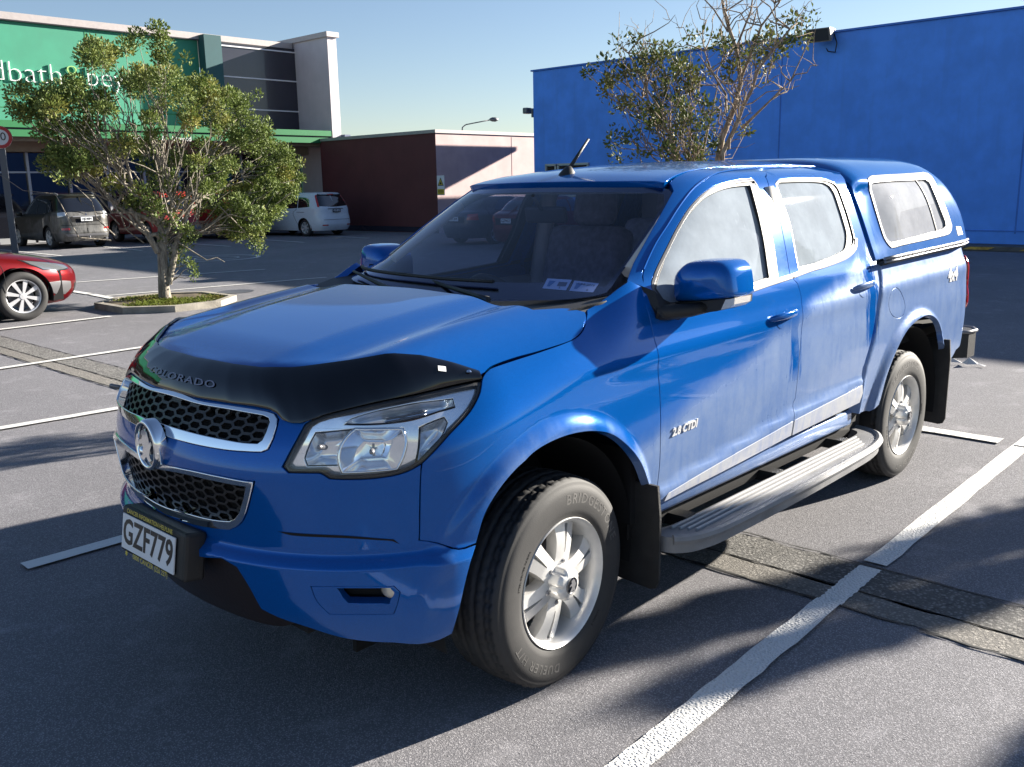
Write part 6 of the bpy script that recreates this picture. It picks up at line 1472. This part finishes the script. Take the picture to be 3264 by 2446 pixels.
VAN=dict(xf=([.2,.35,.6,.78,.90,.98,1.25,1.45,1.56],[2.05,2.2,2.28,2.2,1.95,1.35,.75,.40,.15]),xr=([.2,.35,.45,.60,.72,.80,1.0,1.15,1.35,1.50,1.53,1.56],[-2.15,-2.25,-2.28,-2.27,-2.24,-2.21,-2.17,-2.10,-1.98,-1.90,-1.92,-1.88]),w=([.2,.35,.60,.85,1.0,1.1,1.35,1.5,1.56],[.80,.845,.865,.865,.85,.82,.73,.65,.60]),n=6.,ztop=1.56,z0=.21,r=.315,axles=(1.35,-1.36),plate=('FEU892',(-2.245,.93),False),mirrors=(.95,1.02),spokes=7,
  windows=[('s',[(.98,1.02),(.62,1.30),(.25,1.42),(-.30,1.44),(-.32,1.02)]),('s',[(-.36,1.02),(-.34,1.44),(-.95,1.43),(-1.0,1.04)]),('s',[(-1.04,1.04),(-.99,1.43),(-1.45,1.40),(-1.62,1.32),(-1.70,1.08)]),('r',[(-.69,1.10),(-.60,1.47),(.60,1.47),(.69,1.10),(0,1.07)])],
  extras=[('tail_light','r2',[(.70,1.06),(.77,1.08),(.735,1.25),(.66,1.50),(.60,1.50),(.655,1.30),(.69,1.12)],M_RED,.014),('roof_spoiler_lamp','r',[(-.14,1.50),(.14,1.50),(.14,1.53),(-.14,1.53)],M_RED,.014),('spoiler','r',[(-.60,1.475),(.60,1.475),(.58,1.545),(-.58,1.545)],M_DARK,.008),('chrome_strip','r',[(-.36,.985),(.36,.985),(.36,1.01),(-.36,1.01)],M_CHROMES,.015),('reflector','r2',[(.45,.39),(.68,.39),(.68,.43),(.45,.43)],M_RED,.006),('tailgate_seam','r',[(-.62,.60),(.62,.60),(.62,.612),(-.62,.612)],M_STEEL,.003),('side_seam','s',[(-1.42,.88),(-.98,.885),(-.98,.895),(-1.42,.892)],M_DARK,.003),('side_seam','s',[(-.995,.45),(-.985,.45),(-.975,1.02),(-.985,1.02)],M_DARK,.003)])
WAG=dict(xf=([.2,.35,.6,.85,.98,1.05,1.4,1.6,1.68],[2.0,2.1,2.15,2.1,1.9,1.1,.65,.35,.2]),xr=([.2,.35,.5,.62,.70,1.0,1.10,1.5,1.66,1.70],[-2.1,-2.2,-2.22,-2.20,-2.12,-2.10,-2.07,-1.92,-1.82,-1.76]),w=([.2,.35,.62,.9,1.05,1.12,1.45,1.62,1.70],[.78,.83,.85,.85,.83,.80,.73,.68,.62]),n=7.,ztop=1.70,z0=.30,r=.36,axles=(1.25,-1.25),mirrors=(.85,1.12),
  windows=[('s',[(.80,1.10),(.50,1.42),(.2,1.57),(-.45,1.58),(-.48,1.10)]),('s',[(-.54,1.10),(-.51,1.58),(-1.15,1.57),(-1.2,1.10)]),('s',[(-1.26,1.10),(-1.21,1.57),(-1.65,1.54),(-1.80,1.12)]),('r',[(-.62,1.13),(-.56,1.55),(.56,1.55),(.62,1.13)])],
  extras=[('tail_light','r2',[(.68,.72),(.83,.72),(.83,1.0),(.68,1.0)],M_RED,.010),('rear_bumper','r',[(-.86,.46),(.86,.46),(.86,.62),(-.86,.62)],M_CHROMES,.02)],plate=('TK4821',(-2.24,.80),True))
FWD=dict(WAG);FWD.update(xf=([.2,.35,.6,.85,.98,1.05,1.4,1.6,1.68],[1.7,1.8,1.85,1.8,1.7,.9,.55,.35,.2]),xr=([.2,.35,.5,.62,.70,1.0,1.10,1.5,1.66,1.70],[-1.75,-1.82,-1.85,-1.84,-1.78,-1.77,-1.75,-1.66,-1.6,-1.55]),axles=(1.1,-1.1),plate=('GBU559',(-1.87,.52),False),windows=[('s',[(.62,1.10),(.40,1.42),(.2,1.57),(-.35,1.58),(-.38,1.10)]),('s',[(-.44,1.10),(-.41,1.58),(-1.35,1.56),(-1.50,1.12)]),('r',[(-.62,1.13),(-.56,1.55),(.56,1.55),(.62,1.13)])],mirrors=(.65,1.12),
  extras=[('tail_light','r2',[(.66,.66),(.83,.66),(.83,.80),(.66,.80)],M_AMBER,.010),('tail_light','r2',[(.66,.82),(.83,.82),(.83,.98),(.66,.98)],M_RED,.010),('rear_bumper','r',[(-.86,.40),(.86,.40),(.86,.58),(-.86,.58)],M_GOLD,.02),('lower_band','s',[(1.5,.42),(-1.6,.42),(-1.6,.66),(1.5,.66)],M_GOLD,.004)])
SED=dict(xf=([.2,.35,.55,.7,.80,.88,1.1,1.3,1.38],[2.0,2.15,2.22,2.15,1.9,1.1,.5,.1,-.1]),xr=([.2,.35,.55,.80,.92,.98,1.02,1.2,1.34,1.38],[-2.15,-2.22,-2.26,-2.25,-2.20,-2.1,-1.95,-1.72,-1.5,-1.4]),w=([.2,.35,.58,.82,.95,1.0,1.2,1.32,1.38],[.80,.85,.87,.87,.84,.81,.72,.64,.58]),n=4.5,ztop=1.38,z0=.2,r=.32,axles=(1.3,-1.3),mirrors=(.75,.98),
  windows=[('s',[(.80,.98),(.42,1.18),(.05,1.30),(-.45,1.31),(-.47,.98)]),('s',[(-.53,.98),(-.51,1.31),(-1.05,1.29),(-1.40,1.03)]),('r',[(-.66,1.05),(-.55,1.30),(.55,1.30),(.66,1.05)])],
  extras=[('tail_light','r2',[(.50,.74),(.85,.74),(.85,.92),(.52,.90)],M_RED,.010),('number_recess','r',[(-.42,.66),(.42,.66),(.42,.84),(-.42,.84)],M_DARK,.003)],plate=('GZP452',(-2.27,.77),True))
SL=math.radians(-90)
g='cars parked nose in along the green store'
e,f,us,ur,uf=build_car('grey_suv',(-10.35,-30.0,0),SL,'dusty dark grey sport utility vehicle with roof rails parked behind the speed sign','car',SUV,M_GREYC,g)
for s in (1,-1):
    mb=MB();mb.tube([(.35,.60*s,1.70),(.2,.60*s,1.745),(-1.5,.58*s,1.745),(-1.7,.57*s,1.70)],.022,6);mb.build('roof_rail',M_CHROMES,e)
mb=MB();mb.box((-2.36,0,.33),(.14,.06,.05));mb.lathe([(.0005,.035),(.02,.03),(.026,.01),(.02,-.02)],(-2.43,0,.37),12,axis='z');mb.build('tow_bar',M_CHROMES,e)
mb=MB();mb.tube([(-2.2,-.58,.30),(-2.36,-.58,.30)],.035,10);mb.build('exhaust_tip',M_CHROMES,e)
mb=MB();mb.tube([(-2.262,.0,1.135),(-2.22,.22,1.17),(-2.19,.42,1.19)],.010,6);mb.build('rear_wiper',M_BLACK,e)
mb=MB()
for k in range(3):
    a=math.radians(90+120*k);c,s=math.cos(a),math.sin(a);mb.add([(-2.298,p*-s*0+ (q*c-w2*s),1.075+(q*s+w2*c)) for q,w2 in ((0,0),(.024,.012),(.048,0),(.024,-.012)) for p in (0,)],[(0,1,2,3)])
mb.build('badge',M_CHROME,e,fix=False)
build_car('red_wagon',(-13.35,-29.4,0),SL,'faded red station wagon parked behind the bushy tree','car',WAG,M_REDC2,g)
e,f,us,ur,uf=build_car('red_offroader',(-16.05,-29.3,0),SL,'short red and tan four wheel drive with a spare wheel on its tailgate','car',FWD,M_REDC2,g)
mb=MB();mb.lathe([(.0005,-.20),(.30,-.20),(.33,-.16),(.33,.0),(.30,.02)],(-1.78,0,.93),28,axis='x');mb.build('spare_wheel_cover',simple('pink white spare wheel cover',(.55,.30,.33),.5),e)
e,f,us,ur,uf=build_car('white_van',(-18.62,-28.1,0),SL+math.radians(4),'white people carrier with tall red tail lights parked beside the white fin wall','car',VAN,M_WHITEC,g)
put_text('badge','4',.06,lambda V:np.stack([-2.235+0*V[:,0],.0-V[:,0],1.045+V[:,1]],1),M_CHROMES,e)
build_car('pale_hatchback',(-4.9,-41,0),SL,'pale car at the left edge of the photo beyond the speed sign','car',dict(VAN,plate=('DLM207',(-2.245,.93),True)),carpaint('silver car paint',(.45,.47,.48),.1,.5),g)if False else None
g2='cars parked nose in along the blue wall'
build_car('navy_sedan',(-19.2,-17.6,0),math.pi,'dark navy sedan parked near the corner of the blue building','car',dict(SED,plate=('ELC309',(-2.27,.77),True)),M_NAVY,g2)
build_car('red_sedan',(-18.6,-14.9,0),math.pi,'dark red sedan seen through the windscreen of the pickup','car',SED,M_REDC,g2)
# red car at the left edge: its nose is close, so it gets finer sheet metal
RED=dict(xf=([.17,.25,.35,.48,.58,.66,.72,.79,.86,.92,.97,1.00,1.2,1.38,1.46],[2.08,2.20,2.27,2.30,2.29,2.25,2.18,2.02,1.78,1.48,1.15,.92,.42,.0,-.2]),xr=([.2,.35,.55,.80,1.0,1.25,1.42,1.46],[-2.05,-2.10,-2.12,-2.08,-2.0,-1.85,-1.7,-1.6]),w=([.17,.35,.58,.78,.90,.98,1.2,1.38,1.46],[.82,.875,.90,.89,.86,.82,.72,.63,.56]),n=2.9,ztop=1.46,z0=.19,r=.345,axles=(1.32,-1.33),spokes=8,twin=True,wheel=simple('bright alloy',(.68,.68,.70),.3,.5),step=(.022,.02),mirrors=(.72,1.02),
  windows=[('s',[(.84,1.00),(.42,1.22),(.0,1.37),(-.45,1.38),(-.47,1.0)]),('s',[(-.53,1.0),(-.51,1.38),(-1.1,1.34),(-1.45,1.06)]),('f',[(-.62,1.02),(-.52,1.40),(.52,1.40),(.62,1.02)])],
  extras=[('bumper_grille','f',[(-.42,.28),(-.5,.44),(.5,.44),(.42,.28)],M_BLACK,.004)])
e,f,us,ur,uf=build_car('red_hatchback',(-1.12,-11.83,0),math.pi,'glossy dark red hatchback with silver multi spoke wheels at the left edge','car',RED,M_REDC,None)
for s in (1,-1):
    q=[(us(1.62,.845),.845),(us(1.80,.825),.825),(uf(.70,.765),.765),(uf(.56,.72),.72),(uf(.55,.66),.66),(uf(.72,.645),.645),(us(1.95,.68),.68),(us(1.72,.77),.77)]
    q=[(s*a,b) for a,b in q];hl=panel('headlight',f,outCar,q,simple('dark headlamp',(.03,.03,.035),.1,.3,coat=1),e,step=(.03,.03),gap=0,off=.006,depth=.006,sm=33)
    q2=inset(smooth_poly(q,33,.03),.014);panel('reflector',f,outCar,[tuple(p) for p in q2],simple('grey lamp glass',(.22,.24,.26),.08,.6,coat=1),hl,step=(.03,.03),gap=0,off=.009,depth=0,sm=0)
    q=[(us(2.02,.50),.50),(uf(.80,.50),.50),(uf(.62,.475),.475),(uf(.58,.38),.38),(uf(.66,.30),.30),(uf(.80,.31),.31),(us(1.99,.38),.38)]
    panel('fog_lamp_pod',f,outCar,[(s*a,b) for a,b in q],M_STEEL,e,step=(.03,.03),gap=0,off=.005,depth=.005,sm=33)
    q=[(us(1.93,.64),.64),(us(2.06,.60),.60),(uf(.80,.545),.545),(uf(.80,.525),.525),(us(2.03,.535),.535)]
    panel('bumper_seam',f,outCar,[(s*a,b) for a,b in [(us(1.66,.70),.70),(us(1.90,.585),.585),(uf(.78,.565),.565),(uf(.78,.557),.557),(us(1.90,.575),.575),(us(1.655,.69),.69)]],M_DARK,e,step=(.03,.03),gap=0,off=.002,depth=0,sm=0)
    mb=MB();P,N=surf_normals(f,np.array([s*us(1.14,z) for z in np.linspace(.24,.93,14)]),np.linspace(.24,.93,14),outCar);mb.tube([tuple(p+n*.0005) for p,n in zip(P,N)],.0035,5);mb.build('door_seam',M_DARK,e)
# litter, unseen shrubs added to throw the long shadows
mb=MB();R=np.random.default_rng(3);V=[];F=[];P=[(-6.80,-.06),(-6.82,.02),(-6.78,.09),(-6.83,.16),(-6.80,.24)]
for i,(x,y) in enumerate(P):
    for d in (-.018,.018): V.append((x+d+R.normal()*.012,y,.012+abs(R.normal())*.02))
for i in range(len(P)-1): F.append((2*i,2*i+1,2*i+3,2*i+2))
mb.add(V,F);tag(mb.build('litter_strip',simple('white litter',(.5,.5,.5),.8),fix=False),'crumpled white strip of litter lying on the asphalt behind the pickup','litter')
column((-9.35,4.03,0),3.55,.26,'narrow clipped shrub standing on the sunny side of the pickup bay')
column((-9.4,4.45,0),3.3,.14,'slim taller clipped shrub next to the narrow one beside the bay')
column((-9.9,5.55,0),3.35,.32,'thick clipped shrub at the end of the row beside the bay')
